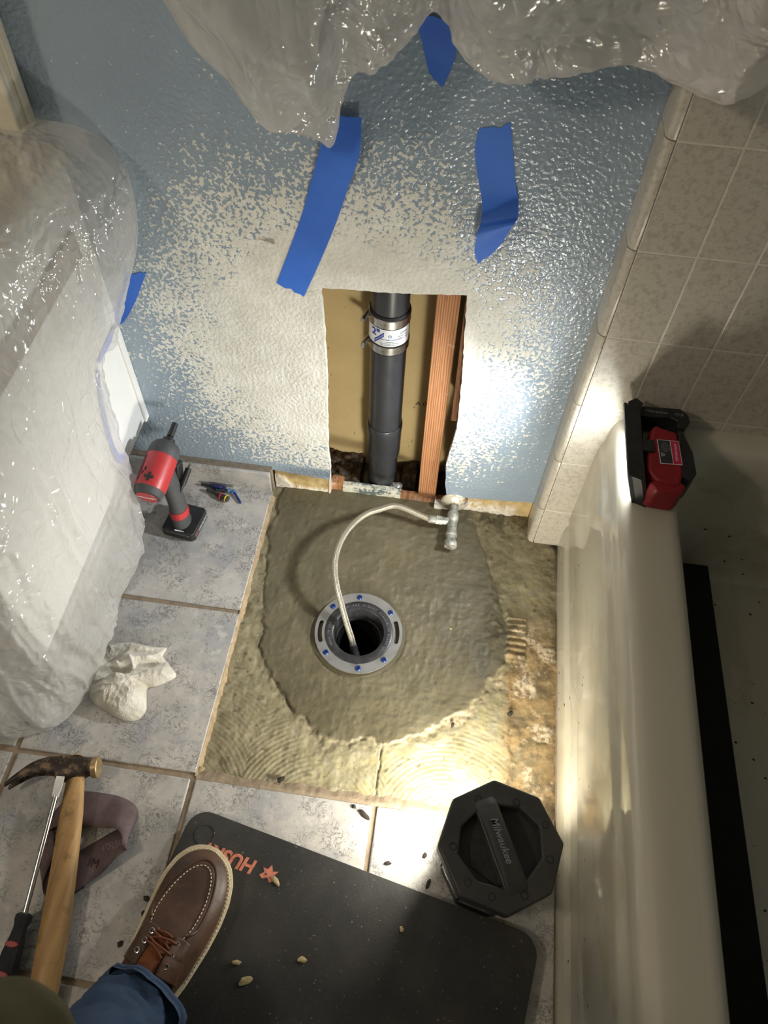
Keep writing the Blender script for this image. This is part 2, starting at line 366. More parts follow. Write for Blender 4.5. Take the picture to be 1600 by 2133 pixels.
    MT['beltprint'] = simple('pale_belt_print', (138, 118, 122), .9); MT['beltprint2'] = simple('dark_belt_print', (50, 34, 42), .9)
    n = NB('verdigris_valve_metal'); c = n.mix(n.ramp(n.noise(60, 4, .7), .42, .6), lin((176, 178, 170)), lin((128, 130, 118))); c = n.mix(n.ramp(n.noise(34, 4), .56, .64), c, lin((206, 204, 190)))
    n.col(c); n.rough(n.lerp(n.noise(60), .3, .7)); n.set(Metallic=.45); n.bump(n.noise(180, 4), .4, .0008); MT['valve'] = n.m
    n = NB('rusty_escutcheon'); c = n.mix(n.ramp(n.noise(40, 4, .7), .42, .52), lin((150, 138, 128)), lin((226, 218, 198))); c = n.mix(n.ramp(n.noise(55, 4), .6, .68), c, lin((176, 116, 50)))
    n.col(c); n.rough(.35); n.set(Metallic=.4); MT['escutcheon'] = n.m
    n = NB('braided_steel'); uv = n.node('ShaderNodeTexCoord').outputs['UV']; sx = n.node('ShaderNodeSeparateXYZ'); n.link(uv, sx.inputs[0])
    a = n.math('MULTIPLY', sx.outputs[0], 2*PI/.0042); b = n.math('MULTIPLY', sx.outputs[1], 2*PI*8)
    h = n.math('MULTIPLY', n.math('SINE', n.math('ADD', a, b)), n.math('SINE', n.math('SUBTRACT', a, b)))
    n.col(n.mix(n.ramp(h, -.8, .3), lin((120, 112, 92)), lin((222, 216, 198)))); n.set(Metallic=.75); n.rough(.34); n.bump(h, .6, .0008); MT['braid'] = n.m
    n = NB('blue_masking_tape'); n.col(n.mix(n.ramp(n.noise(9, 3), .3, .7), lin((60, 120, 224)), lin((52, 108, 212)))); n.rough(.55); n.set(**{'Subsurface_Weight': 0.0}); n.bump(n.noise(60, 3), .25, .001); n.bump(n.wave(260, None, 2, 'Z'), .12, .0003)
    MT['tape'] = n.m
    # clear plastic sheeting
    def sheet(name, tr, tint):
        n = NB(name); tp = n.node('ShaderNodeBsdfTransparent'); tp.inputs[0].default_value = (.94, .94, .94, 1)
        di = n.node('ShaderNodeBsdfDiffuse'); di.inputs[0].default_value = tint; tl = n.node('ShaderNodeBsdfTranslucent'); tl.inputs[0].default_value = tint
        gl = n.node('ShaderNodeBsdfGlossy'); gl.inputs['Roughness'].default_value = .13; gl.inputs[0].default_value = (1, 1, 1, 1)
        bp = n.node('ShaderNodeBump'); bp.inputs['Strength'].default_value = .75; bp.inputs['Distance'].default_value = .012
        cv = n.node('ShaderNodeVectorMath', operation='ADD'); nz = n.node('ShaderNodeTexNoise'); nz.inputs['Scale'].default_value = 9; n.link(n.pos(), nz.inputs['Vector'])
        sc_ = n.node('ShaderNodeVectorMath', operation='SCALE'); sc_.inputs['Scale'].default_value = .09; n.link(nz.outputs[1], sc_.inputs[0]); n.link(sc_.outputs[0], cv.inputs[0]); n.link(n.pos((1, 1, .42)), cv.inputs[1])
        hh_ = n.math('ADD', n.math('MULTIPLY', n.voro(18, cv.outputs[0]), .8), n.math('MULTIPLY', n.voro(44, cv.outputs[0]), .22)); hh_ = n.math('ADD', hh_, n.math('MULTIPLY', n.math('ABSOLUTE', n.math('SUBTRACT', n.noise(16, 3, .5, dist=.8), .5)), 1.6))
        n.link(hh_, bp.inputs['Height'])
        for q in (di, gl): n.link(bp.outputs[0], q.inputs['Normal'])
        m1 = n.node('ShaderNodeMixShader'); m1.inputs[0].default_value = .5; n.link(di.outputs[0], m1.inputs[1]); n.link(tl.outputs[0], m1.inputs[2])
        m2 = n.node('ShaderNodeMixShader'); n.link(n.lerp(n.noise(6, 3), 1-tr-.1, 1-tr+.1), m2.inputs[0]); n.link(tp.outputs[0], m2.inputs[1]); n.link(m1.outputs[0], m2.inputs[2])
        fr = n.node('ShaderNodeLayerWeight'); fr.inputs[0].default_value = .5; n.link(bp.outputs[0], fr.inputs['Normal'])
        m3 = n.node('ShaderNodeMixShader'); n.link(n.math('MULTIPLY_ADD', n.math('POWER', fr.outputs[1], 4.0), .25, .075), m3.inputs[0]); n.link(m2.outputs[0], m3.inputs[1]); n.link(gl.outputs[0], m3.inputs[2])
        n.link(m3.outputs[0], n.out.inputs[0]); n.n.remove(n.b); return n.m
    MT['plastic'] = sheet('clear_plastic_sheeting', .40, (.84, .82, .79, 1))
    MT['plastic2'] = sheet('hazy_plastic_sheeting', .27, (.90, .87, .83, 1))
    MT['vanity'] = simple('white_satin_paint', (232, 232, 228), .3, c2=(224, 224, 218), nscale=8)
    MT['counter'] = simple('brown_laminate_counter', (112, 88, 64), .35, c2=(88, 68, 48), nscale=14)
    MT['cream'] = simple('cream_gloss_wood', (224, 216, 196), .3, c2=(206, 196, 172), nscale=18)
    n = NB('white_terry'); n.col(n.mix(n.ramp(n.noise(26, 4), .3, .7), lin((222, 217, 204)), lin((196, 189, 172)))); n.rough(1.0); n.set(**{'Sheen_Weight': .4}); n.bump(n.noise(420, 3, .7), 1.0, .0022); n.bump(n.noise(90, 4), .5, .003); MT['towel'] = n.m
    n = NB('worn_hickory'); v = n.pos((1, .05, 1)); c = n.mix(n.ramp(n.noise(60, 4, .6, vec=v), .3, .7), lin((178, 142, 90)), lin((146, 110, 66))); c = n.mix(n.math('MULTIPLY', n.ramp(n.noise(34, 5, .7), .52, .7), .6), c, lin((88, 68, 44)))
    n.col(c); n.rough(.6); n.bump(n.noise(200, 3, vec=v), .3, .0004); MT['hickory'] = n.m
    n = NB('worn_hammer_steel'); c = n.mix(n.ramp(n.noise(50, 4, .7), .45, .62), lin((58, 50, 44)), lin((118, 98, 78))); n.col(c); n.set(Metallic=.55); n.rough(.5); n.bump(n.noise(140, 3), .3, .0006); MT['hammer'] = n.m
    MT['brass'] = simple('worn_striking_face', (176, 152, 112), .45, .6, c2=(120, 100, 74), nscale=120)
    MT['belt'] = simple('maroon_abrasive_cloth', (102, 86, 86), .95, c2=(86, 70, 72), nscale=60, bump=.35, bscale=900, bdist=.0004)
    n = NB('black_foam_pad'); c = n.mix(n.ramp(n.noise(8, 5, .65), .35, .7), lin((36, 36, 35)), lin((54, 53, 50))); du = n.math('MULTIPLY', n.ramp(n.noise(190, 2, .5), .7, .74), .8); c = n.mix(du, c, lin((122, 114, 100)))
    c = n.mix(n.math('MULTIPLY', n.ramp(n.noise(13, 5, .7), .6, .72), .5), c, lin((66, 60, 50))); n.col(c); n.rough(.72); n.bump(n.noise(300, 3), .5, .0008); n.bump(n.noise(20, 4), .3, .002); MT['foam'] = n.m
    MT['charcoal'] = simple('worn_charcoal_plastic', (50, 50, 49), .5, c2=(66, 65, 62), nscale=28, bump=.2, bscale=300, bdist=.0004)
    MT['blackbar'] = simple('matt_black_foam', (11, 11, 11), .95, c2=(16, 15, 14), nscale=40, bump=.3)
    n = NB('brown_leather'); c = n.mix(n.ramp(n.noise(16, 5, .65), .3, .7), lin((84, 58, 42)), lin((58, 40, 30))); c = n.mix(n.math('MULTIPLY', n.ramp(n.noise(38, 5, .7), .55, .75), .4), c, lin((128, 96, 68))); n.col(c); n.rough(.5); n.bump(n.noise(260, 4), .25, .0006); n.bump(n.noise(34, 4), .25, .002); MT['leather'] = n.m
    MT['toeleather'] = simple('dark_oiled_leather', (72, 50, 40), .48, c2=(56, 40, 32), nscale=20, bump=.2, bscale=260)
    MT['tongue'] = simple('rust_suede', (120, 66, 34), .95, bump=.5, bscale=500)
    MT['lace'] = simple('rust_brown_lace', (104, 58, 34), .8, bump=.6, bscale=900); MT['sole'] = simple('cream_crepe_sole', (206, 192, 160), .8, c2=(176, 160, 128), nscale=60, bump=.3)
    MT['thread'] = simple('cream_thread', (226, 214, 190), .8)
    n = NB('blue_denim'); uvw = n.noise(900, 2, vec=n.pos((1, .3, 1))); c = n.mix(n.ramp(n.noise(12, 4), .3, .7), lin((40, 64, 96)), lin((28, 46, 74))); c = n.mix(n.math('MULTIPLY', uvw, .25), c, lin((90, 112, 140))); n.col(c); n.rough(.9); n.bump(uvw, .3, .0004); MT['denim'] = n.m
    MT['olive'] = simple('olive_knit', (98, 94, 66), .95, c2=(84, 80, 56), nscale=20, bump=.3)
    def emit(name, c, s, r=.2):
        n = NB(name); n.set(**{'Emission_Color': c, 'Emission_Strength': s, 'Base_Color': (.8, .8, .8, 1)}); n.rough(r); return n.m
    MT['lit_pane'] = emit('lit_lantern_pane', (1.0, .94, .80, 1), 14.0)
    MT['lit_lens'] = emit('lit_flood_lens', (.92, .97, 1.0, 1), 30.0)
    MT['lit_fill'] = emit('fill_glow', (1.0, .84, .65, 1), FILL_LIGHT)
    n = NB('clear_lens_plastic'); n.set(**{'Transmission_Weight': 1.0, 'IOR': 1.45}); n.rough(.08); n.col((.95, .95, .93, 1)); MT['lens'] = n.m
    MT['reflector'] = simple('silver_reflector', (190, 188, 180), .25, .9)
    MT['crumb'] = simple('dark_dirt_crumb', (52, 44, 36), .95, c2=(30, 26, 22), nscale=200, bump=.5); MT['flake'] = simple('pale_plaster_flake', (176, 160, 120), .9, c2=(146, 128, 92), nscale=120, bump=.4)
mats()
def text(name, s, size, m, parent, M, ext=.0002, align='CENTER', warp=None, shear=0.0, space=1.0, bold=0.0):
    c = bpy.data.curves.new('t', 'FONT'); c.body = s; c.size = size; c.extrude = ext; c.align_x = align; c.align_y = 'CENTER'; c.shear = shear; c.space_character = space
    c.resolution_u = 3; c.offset = bold
    t = bpy.data.objects.new('t', c); COL.objects.link(t)
    me = bpy.data.meshes.new_from_object(t.evaluated_get(bpy.context.evaluated_depsgraph_get()))
    bpy.data.objects.remove(t); bpy.data.curves.remove(c)
    for v in me.vertices: v.co = warp(v.co) if warp else (M @ v.co)
    me.name = name; me.materials.clear(); me.materials.append(m)
    o = bpy.data.objects.new(name, me); COL.objects.link(o); o.parent = parent; return o
def frame(o, x, y):
    x = Vector(x).normalized(); y = Vector(y); y = (y-x*y.dot(x)).normalized(); z = x.cross(y)
    return Matrix(((x[0], y[0], z[0], o[0]), (x[1], y[1], z[1], o[1]), (x[2], y[2], z[2], o[2]), (0, 0, 0, 1)))
def struct(o): o['kind'] = 'structure'; return o

# ================================================================== SETTING
YW = -.020; TILE_Z = .010
def jag(P, amp, step, seed):
    r = random.Random(seed); out = []; n = len(P)
    for i in range(n-1):
        a, b = Vector(P[i]), Vector(P[i+1]); L = (b-a).length; k = max(1, int(L/step))
        for j in range(k):
            q = a.lerp(b, j/k)
            if 0 < j: q += Vector((r.uniform(-amp, amp), r.uniform(-amp, amp)))
            out.append((q.x, q.y))
    out.append(tuple(P[-1])); return out
# back wall with the cut-out reaching down to its ragged lower edge
low_l = jag([(-.115, .056), (-.24, .066), (-.30, .070)], .0008, .012, 1)
hole_l = jag([(-.116, .572), (-.113, .50), (-.111, .40), (-.114, .26), (-.116, .16), (-.113, .10), (-.115, .056)], .0012, .010, 2)
hole_t = jag([(.121, .590), (.02, .579), (-.05, .575), (-.116, .572)], .0010, .010, 3)
hole_r = jag([(.142, .052), (.134, .10), (.130, .165), (.139, .262), (.137, .35), (.132, .44), (.126, .52), (.121, .590)], .0010, .010, 4)
low_r = jag([(.33, .066), (.24, .058), (.142, .052)], .0012, .010, 5)
outline = [(-1.5, 2.4), (-1.5, .0), (-.45, .0), (-.45, .07), (-.30, .07)] + low_l[::-1][1:] + hole_l[::-1][1:] + hole_t[::-1][1:] + hole_r[::-1][1:] + low_r[::-1][1:] + [(1.28, .066), (1.28, 2.4)]
Mw = Matrix(((1, 0, 0, 0), (0, 0, -1, 0), (0, 1, 0, 0), (0, 0, 0, 1)))   # (x,z) outline -> wall plane, local z -> -y
bm = bmesh.new(); bm_poly(bm, outline, [], .007, .020, Mw)
wall_back = struct(mkbm('wall_back', bm, MT['wall'])); wall_back.data.materials.append(MT['gypsum'])
for p in wall_back.data.polygons:
    if abs(p.normal.y) < .5: p.material_index = 1
struct(box('wall_left', (-1.53, -1.15, 1.2), (.06, 2.4, 2.4), MT['paint'])); struct(box('wall_right', (1.31, -1.15, 1.2), (.06, 2.4, 2.4), MT['paint']))
struct(box('wall_front', (-.11, -2.33, 1.2), (2.9, .06, 2.4), MT['paint'])); struct(box('ceiling', (-.11, -1.12, 2.43), (2.9, 2.5, .06), MT['ceiling']))
# far side of the wall cavity
cav = struct(box('wall_inner', (-.0, .092, .45), (.62, .012, 1.0), MT['kraft']))
text('ink_stamp', 'A 0', .016, MT['darkink'], cav, frame((.063, .0858, .215), (1, 0, 0), (0, 0, 1)))
struct(box('trim_1', (-.275, .045, .45), (.05, .082, 1.0), MT['lumber']))

# ---- floor: slab, bare mortar area, tiles
fl = bmesh.new()
for c, d in (((-.87, -1.15, -.0175), (1.256, 2.4, .048)), ((.503, -1.50, -.0175), (1.49, 1.668, .048)), ((.84, -.35, -.0175), (.896, .70, .048))): bm_box(fl, c, d)
floor = struct(mkbm('floor', fl, MT['soil']))
nx, ny = 300, 350
X, Y = np.meshgrid(np.linspace(-.2425, .396, nx), np.linspace(-.6665, .09, ny), indexing='ij'); P = np.stack([X.ravel(), Y.ravel()], 1); P3 = np.stack([P[:, 0], P[:, 1], 0*P[:, 0]], 1)
patch = [(-.215, .10), (-.222, -.05), (-.226, -.14), (-.204, -.30), (-.183, -.405), (-.121, -.495), (-.043, -.562), (.02, -.560), (.079, -.553), (.15, -.52), (.214, -.474), (.262, -.42), (.285, -.366), (.292, -.29), (.275, -.22), (.240, -.151), (.222, -.09), (.215, -.04), (.15, .10)]
sd = poly_sd(P, patch) + .012*fbm(P3*22, 4, 3) + .006*fbm(P3*70, 3, 9)
ip = sstep(.003, -.003, sd)
lo = fbm(P3*9, 4, 20); md = fbm(P3*38, 4, 30); fi = fbm(P3*120, 3, 40); rdg = fbm(P3*26, 3, 55, ridge=True)
# trowel ridges of the old adhesive, in sweeping arcs
cen = np.array([(-.285, -.705), (-.02, -.705), (.205, -.690)])
rad = [0, 0, 0]
D = np.linalg.norm(P[:, None]-cen[None], axis=2); wn = D-np.array(rad)[None]; sec = np.argmin(wn+.05*np.stack([fbm(P3*11, 3, 120+k) for k in range(3)], 1), 1)
rr = D[np.arange(len(P)), sec]
ridge = np.sin(2*PI*(rr+.0016*md)/.0082); rz = sstep(.02, .05, sd)*sstep(-.36, -.44, P[:, 1])*sstep(-.25, .35, fbm(P3*14, 3, 77)+.45)
right = sstep(.285, .305, P[:, 0]+.014*lo+.006*md)
rz = rz*(1-right)
h = .0012*lo+.0012*md+.0007*fi
h = h + (1-ip)*(.0005*ridge*rz + .0016*md*(1-.6*rz)+.0008*fbm(P3*60, 4, 131, ridge=True)) 
rim = np.exp(-((sd-.004)/.010)**2)*sstep(-.02, -.12, P[:, 1])
hp = .0035+.0014*lo+.0011*rdg+.0007*md+.0006*fi+.0006*fbm(P3*70, 3, 58, ridge=True)
h = h*(1-ip)+hp*ip + rim*.003*np.clip(fbm(P3*80, 3, 66), -.5, 1)
# crumbly edge right of the patch and the row of finger-like ridges beside it
cr = np.exp(-((P[:, 0]-.272)/.022)**2-((P[:, 1]+.285)/.065)**2); h += cr*.007*np.clip(fbm(P3*75, 4, 88)+.25, 0, 1)
fg = sstep(.290, .294, P[:, 0])*sstep(.334, .328, P[:, 0])*sstep(-.362, -.352, P[:, 1])*sstep(-.262, -.268, P[:, 1]); h += fg*(.0035+.0022*np.sin(2*PI*(P[:, 1]+.004*lo)/.0135))
low = sstep(.300, .312, P[:, 0]+.010*lo+.006*md)*sstep(-.33, -.38, P[:, 1]+.03*lo); h -= low*.0035
crack = np.exp(-((P[:, 0]-.0755-.004*fbm(P3*30, 3, 91))/.0011)**2)*sstep(-.55, -.565, P[:, 1]); h -= crack*.004
ck2 = np.exp(-((sd-.002)/.0016)**2)*sstep(-.33, -.42, P[:, 1])*sstep(.06, -.06, P[:, 0])*sstep(-.2, .2, fbm(P3*25, 3, 93)); h -= ck2*.004
# rubble against the wall at the right
rub = sstep(.16, .22, P[:, 0])*np.exp(-((P[:, 1]+.035)/.022)**2); h += rub*.010*np.clip(fbm(P3*60, 4, 99)+.2, 0, 1)
cor = np.exp(-((P[:, 0]-.385)/.02)**2-((P[:, 1]+.085)/.02)**2); h += cor*.006*np.clip(fbm(P3*90, 3, 98)+.2, 0, 1)
# dig out the bore for the drain
FC = np.array([0.0, -.348]); rf = np.linalg.norm(P-FC, axis=1); h = np.where(rf < .095, np.minimum(h, .003), h)
# under the wall the ground drops to wet dirt
cavm = sstep(.004, .016, P[:, 1]); h = h*(1-cavm)-.004*cavm
yel = np.clip(sstep(.01, .03, sd)*sstep(-.40, -.52, P[:, 1])*sstep(-.16, .02, P[:, 0])*(.55+.9*lo+.5*md), 0, 1)*(1-right*.8)
stn = np.clip(right*sstep(-.20, -.36, P[:, 1])*(.9+.6*lo), 0, 1)
yst = np.exp(-((P[:, 0]-.335)/.02)**2-((P[:, 1]+.215)/.05)**2)*.8+np.exp(-((P[:, 0]-.285)/.015)**2-((P[:, 1]+.205)/.03)**2)*.5
yel = np.clip(yel+yst*(1-ip), 0, 1)
chip = np.clip(sstep(.2, .42, fbm(P3*24, 4, 101)+.25*np.exp(-((P[:, 0]-.345)/.03)**2))*right*sstep(-.27, -.31, P[:, 1]) + np.exp(-((sd-.012)/.010)**2)*sstep(.15, .4, fbm(P3*60, 3, 103))*.6*sstep(.05, .15, P[:, 0])*sstep(-.3, -.42, P[:, 1]), 0, 1)
wet = np.clip(np.exp(-((P[:, 0]-.248)/.016)**2-((P[:, 1]+.375)/.06)**2)*1.1, 0, 1)*.8
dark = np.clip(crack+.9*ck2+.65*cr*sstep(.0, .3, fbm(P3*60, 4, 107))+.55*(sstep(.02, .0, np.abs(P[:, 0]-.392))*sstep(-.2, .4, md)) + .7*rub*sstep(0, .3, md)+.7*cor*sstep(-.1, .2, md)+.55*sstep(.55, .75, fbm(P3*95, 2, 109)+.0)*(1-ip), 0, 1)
side = sstep(-.21, -.235, P[:, 0])*0
F = grid_faces(nx, ny); keep = np.all(rf[F] > .064, axis=1)
V = np.stack([P[:, 0], P[:, 1], h], 1)
slab = mk('bare_slab', V, F[keep], MT['slab'], floor, True, attrs=dict(patch=ip, yellow=yel*(1-ip), stain=stn*(1-ip), wet=wet, chip=chip*(1-ip), dark=dark))
def tile_mesh(w_, d_, t_, seed):
    r = random.Random(seed); bm = bmesh.new(); bm_box(bm, (0, 0, 0), (w_, d_, t_), None, .0022, 2)
    for v in bm.verts:
        v.co.x += .0009*math.sin(v.co.y*55+seed)+r.uniform(-.0003, .0003); v.co.y += .0009*math.sin(v.co.x*49+seed*2)+r.uniform(-.0003, .0003)
    return bm
gx = [-1.533, -1.211, -.889, -.567, -.2445, .0775, .3925]; gy = [-.018, -.339, -.664, -.989, -1.314, -1.639, -1.964, -2.289]
G = .0046
for i in range(len(gx)-1):
    for j in range(len(gy)-1):
        if i >= 4 and j < 2: continue
        x0, x1 = gx[i]+G, gx[i+1]-G; y1, y0 = gy[j]-G, gy[j+1]+G
        if i == 5: x1 = .3895
        if j == 0: y1 = -.0365
        if i == 3 and j < 2: x1 = -.2412
        o = mkbm('floor_tile', tile_mesh(x1-x0, y1-y0, .012, i*13+j*5), MT['tile'], floor, True, loc=((x0+x1)/2, (y0+y1)/2, TILE_Z-.006)); auto_smooth(o, 14)
# adhesive and tile edge along the cut at the left of the bare area
nE = 160; ys = np.linspace(-.045, -.664, nE); prof = [(-.2425, .0088), (-.2412, .0090), (-.2400, .006), (-.2375, .0030), (-.234, -.001)]
V = []
for k, y in enumerate(ys):
    q = np.array([[y*30, 3, 1.0]]); a = float(fbm(q*2, 4, 5)); b = float(fbm(q*5, 3, 8))
    for c, (x, z) in enumerate(prof): V.append((x+(.0012*a+.0008*b)*(c > 0)*(.4+.3*c), y, z+(.0008*b)*(0 < c < 4)))
mk('tile_edge_adhesive', V, grid_faces(nE, 5), MT['tile_body'], floor, True)
xs = np.linspace(-.24, .39, nE); V = []
for k, x in enumerate(xs):
    q = np.array([[x*30, 7, 2.0]]); a = float(fbm(q*2, 4, 6)); b = float(fbm(q*6, 3, 9))
    for c, (y, z) in enumerate([(-.6685, .0075), (-.664, .0085), (-.660, .006), (-.655, .003), (-.648, -.001)]): V.append((x, y+(.0022*a+.0008*b)*(c > 0)*(.3+.3*c), z+.0008*b*(c > 0)))
mk('tile_edge_mortar', V, grid_faces(nE, 5), MT['soil'], floor, True)
# ---- baseboard of tiles on the left
bb = struct(box('baseboard_back', (-.64, -.0265, .040), (.800, .0125, .074), MT['cap']))
for x0, x1 in ((-.5645, -.2425), (-.8895, -.5675), (-1.04, -.8925)):
    o = mkbm('baseboard_tile', tile_mesh(x1-x0, .068, .008, int(x0*100)), MT['tile'], bb, True, loc=((x0+x1)/2, -.0365, .0405)); o.rotation_euler = (PI/2, 0, 0); auto_smooth(o, 14)
# ---- torn drywall strips along the base of the wall
def torn(name, x0, x1, zt, seed, tearfn, yb=-.0115):
    nu, nv = 110, 16; u = np.linspace(0, 1, nu); v = np.linspace(0, 1, nv); U, W = np.meshgrid(u, v, indexing='ij'); U = U.ravel(); W = W.ravel()
    x = x0+(x1-x0)*U; q = np.stack([x*40, W*3, 0*x+seed], 1); zb = .001+.006*np.clip(fbm(np.stack([x*60, 0*x, 0*x+seed], 1), 3, seed), -.2, 1)
    z = zb+(zt-zb)*W; t = tearfn(x, z, fbm(q*1.2, 4, seed+1), fbm(q*4, 3, seed+2))
    y = yb-.0045*t-.0012*fbm(q*2, 3, seed+3)
    V = np.stack([x, y, z], 1); n0 = len(V); Vb = V.copy(); Vb[:, 1] = -.002
    F = grid_faces(nu, nv); ring = [i*nv for i in range(nu)]+[(nu-1)*nv+j for j in range(1, nv)]+[i*nv+nv-1 for i in range(nu-2, -1, -1)]+[j for j in range(nv-2, 0, -1)]
    F2 = [(ring[k], ring[(k+1) % len(ring)], ring[(k+1) % len(ring)]+n0, ring[k]+n0) for k in range(len(ring))]
    return struct(mk(name, np.vstack([V, Vb]), [list(q) for q in F]+F2, MT['torn'], None, False, attrs=dict(tear=np.concatenate([t, t*0+1]))))
torn('trim_2', -.2385, -.1145, .066, 3, lambda x, z, a, b: sstep(.0, .012, (.0135+.022*sstep(-.19, -.235, x)+.016*sstep(-.20, -.225, x)+.006*a+.004*b)-z)+sstep(-.1205, -.1175, x)*.8)
torn('trim_3', .176, .327, .066, 8, lambda x, z, a, b: sstep(-.006, .008, (.034+.022*a+.012*b)-z)*sstep(.31, .28, x+.02*a))
# ---- tiled tub alcove wall: mortar bed, tiles, bullnose column
YT = -.078
alc = bmesh.new(); bm_box(alc, (.8054, -.04235, 1.205), (.9310, .0712, 2.39)); bm_box(alc, (.3340, -.0355, 1.205), (.0120, .0570, 2.39)); alcove = struct(mkbm('wall_alcove', alc, MT['wgrout']))
pz = [-.030+.1545*k for k in range(0, 16)]
wt = {}
def wtile(x0, x1, z0, z1, name='wall_tile'):
    key = (round(x1-x0, 4), round(z1-z0, 4))
    if key not in wt:
        bm = bmesh.new(); bm_box(bm, (0, 0, 0), (x1-x0, .010, z1-z0), None, .0013, 2); o = mkbm(name, bm, MT['wtile'], alcove, True); auto_smooth(o, 14); wt[key] = o
    else:
        o = wt[key].copy(); COL.objects.link(o)
    o.location = ((x0+x1)/2, YT+.0045, (z0+z1)/2); return o
g = .0009
for k in range(0, 9):
    z0, z1 = pz[k], pz[k+1]
    z0_ = max(z0, .001)
    for i in range(11):
        x0 = .3395+.0800*i; x1 = x0+.0800
        if z1 < .42 and i > 0: continue
        wtile(x0+g, x1-g, z0_+g, z1-g)
    # quarter-round edge piece
    n = 10; pr = [(.3265, -.0215), (.3262, -.045)]+[(.3262+.0125*(1-math.cos(t)), -.0655-.0125*math.sin(t)+.0) for t in np.linspace(0, PI/2, n)]+[(.3395-g, YT-.0004), (.3395-g, -.03)]
    V = []; zz = [z0_+g, z0_+g+.0008, z1-g-.0008, z1-g]
    for a, z in enumerate(zz):
        for (x, y) in pr: V.append((x+(.0004 if a in (0, 3) and y < -.04 else 0), y+(.0004 if a in (0, 3) and y < -.04 else 0), z))
    m_ = len(pr); F = [(a*m_+c, a*m_+c+1, (a+1)*m_+c+1, (a+1)*m_+c) for a in range(3) for c in range(m_-1)]+[tuple(range(m_)), tuple(3*m_+c for c in range(m_-1, -1, -1))]
    auto_smooth(mk('bullnose_tile', V, F, MT['wtile'], alcove, True), 30)
# ---- unseen fill lamp added to lift the ambient and keep the basin shaded
cl = thing('fill_lamp', 'round fill light added out of view on the left bathroom wall', 'lamp', (-1.50, -1.35, 2.0))
rev('base', (0, 0, 0), (1, 0, 0), [(0, .14), (.014, .14), (.018, .13)], MT['white'], cl)
rev('fill_emitter', (.016, 0, 0), (1, 0, 0), [(0, .125), (.03, .12), (.06, .09), (.075, .03)], MT['lit_fill'], cl)
def area_lamp(name, par, loc, nrm, up, w_, h_, watts, col, spread):
    L = bpy.data.lights.new(name, 'AREA'); L.shape = 'RECTANGLE'; L.size = w_; L.size_y = h_; L.energy = watts; L.color = col; L.spread = R_(spread)
    o = bpy.data.objects.new(name, L); COL.objects.link(o); o.parent = par
    z = -Vector(nrm).normalized(); y = Vector(up); y = (y-z*y.dot(z)).normalized(); x = y.cross(z)
    o.matrix_local = Matrix(((x[0], y[0], z[0], loc[0]), (x[1], y[1], z[1], loc[1]), (x[2], y[2], z[2], loc[2]), (0, 0, 0, 1))); return o

# ================================================================== TUB
tub = thing('bathtub', 'ivory enamel bathtub with a smeared front apron along the right side', 'bathtub', (.39, -.80, 0))
ya, yb_ = -.0785, -1.62
ap = [(.3925, .0), (.3922, .06), (.3935, .072), (.3975, .080), (.3982, .095), (.3945, .104), (.3940, .20), (.3945, .33), (.3965, .345), (.4010, .352), (.4020, .372), (.4030, .392), (.4065, .404), (.4130, .4115), (.4230, .4150), (.4400, .4160), (.4700, .4152)]
ny_ = 40; yy = np.linspace(ya, yb_, ny_); V = [(x+.0006*math.sin(y*9), y, z) for y in yy for (x, z) in ap]
V += [(.4720, y, 0.0) for y in yy]
mA = len(ap); F = [(i*mA+c, i*mA+c+1, (i+1)*mA+c+1, (i+1)*mA+c) for i in range(ny_-1) for c in range(mA-1)]
auto_smooth(mk('apron', V[:ny_*mA], F, MT['tub'], tub, True, world=True), 40)
def rr(x0, x1, y0, y1, r, z, n=9):
    out = []
    for (cx, cy, a0) in ((x1-r, y1-r, 0), (x0+r, y1-r, PI/2), (x0+r, y0+r, PI), (x1-r, y0+r, 3*PI/2)):
        for k in range(n): t = a0+PI/2*k/(n-1); out.append((cx+r*math.cos(t), cy+r*math.sin(t), z))
    return out
loops = [rr(.4600, 1.205, yb_, ya, .004, .4138), rr(.4690, 1.18, -1.60, -.084, .05, .4149), rr(.478, 1.13, -1.52, -.112, .09, .4146), rr(.486, 1.12, -1.51, -.118, .095, .4125), rr(.493, 1.112, -1.505, -.123, .10, .407), rr(.499, 1.105, -1.50, -.127, .10, .396),
         rr(.505, 1.10, -1.49, -.130, .10, .37), rr(.522, 1.085, -1.45, -.134, .10, .22), rr(.538, 1.07, -1.40, -.139, .10, .115), rr(.550, 1.05, -1.36, -.145, .09, .078), rr(.566, 1.02, -1.32, -.158, .08, .065), rr(.70, .92, -1.1, -.40, .08, .062)]
V = [p for L in loops for p in L]; nl = len(loops[0]); F = [(i*nl+k, i*nl+(k+1) % nl, (i+1)*nl+(k+1) % nl, (i+1)*nl+k) for i in range(len(loops)-1) for k in range(nl)]+[tuple((len(loops)-1)*nl+k for k in range(nl))]
auto_smooth(mk('basin', V, F, MT['tub'], tub, True, world=True), 40)
box('end_panel', (.82, yb_-.005, .2), (.80, .010, .40), MT['tub'], tub, world=True)
bar = tag(box('foam_bar', (0, 0, 0), (.085, .76, .07), MT['blackbar'], None, .004, loc=(.6160, -.548, .102)), 'long matt black foam bar lying inside the bathtub', 'bar')
bar.rotation_euler = (0, 0, 0.012)

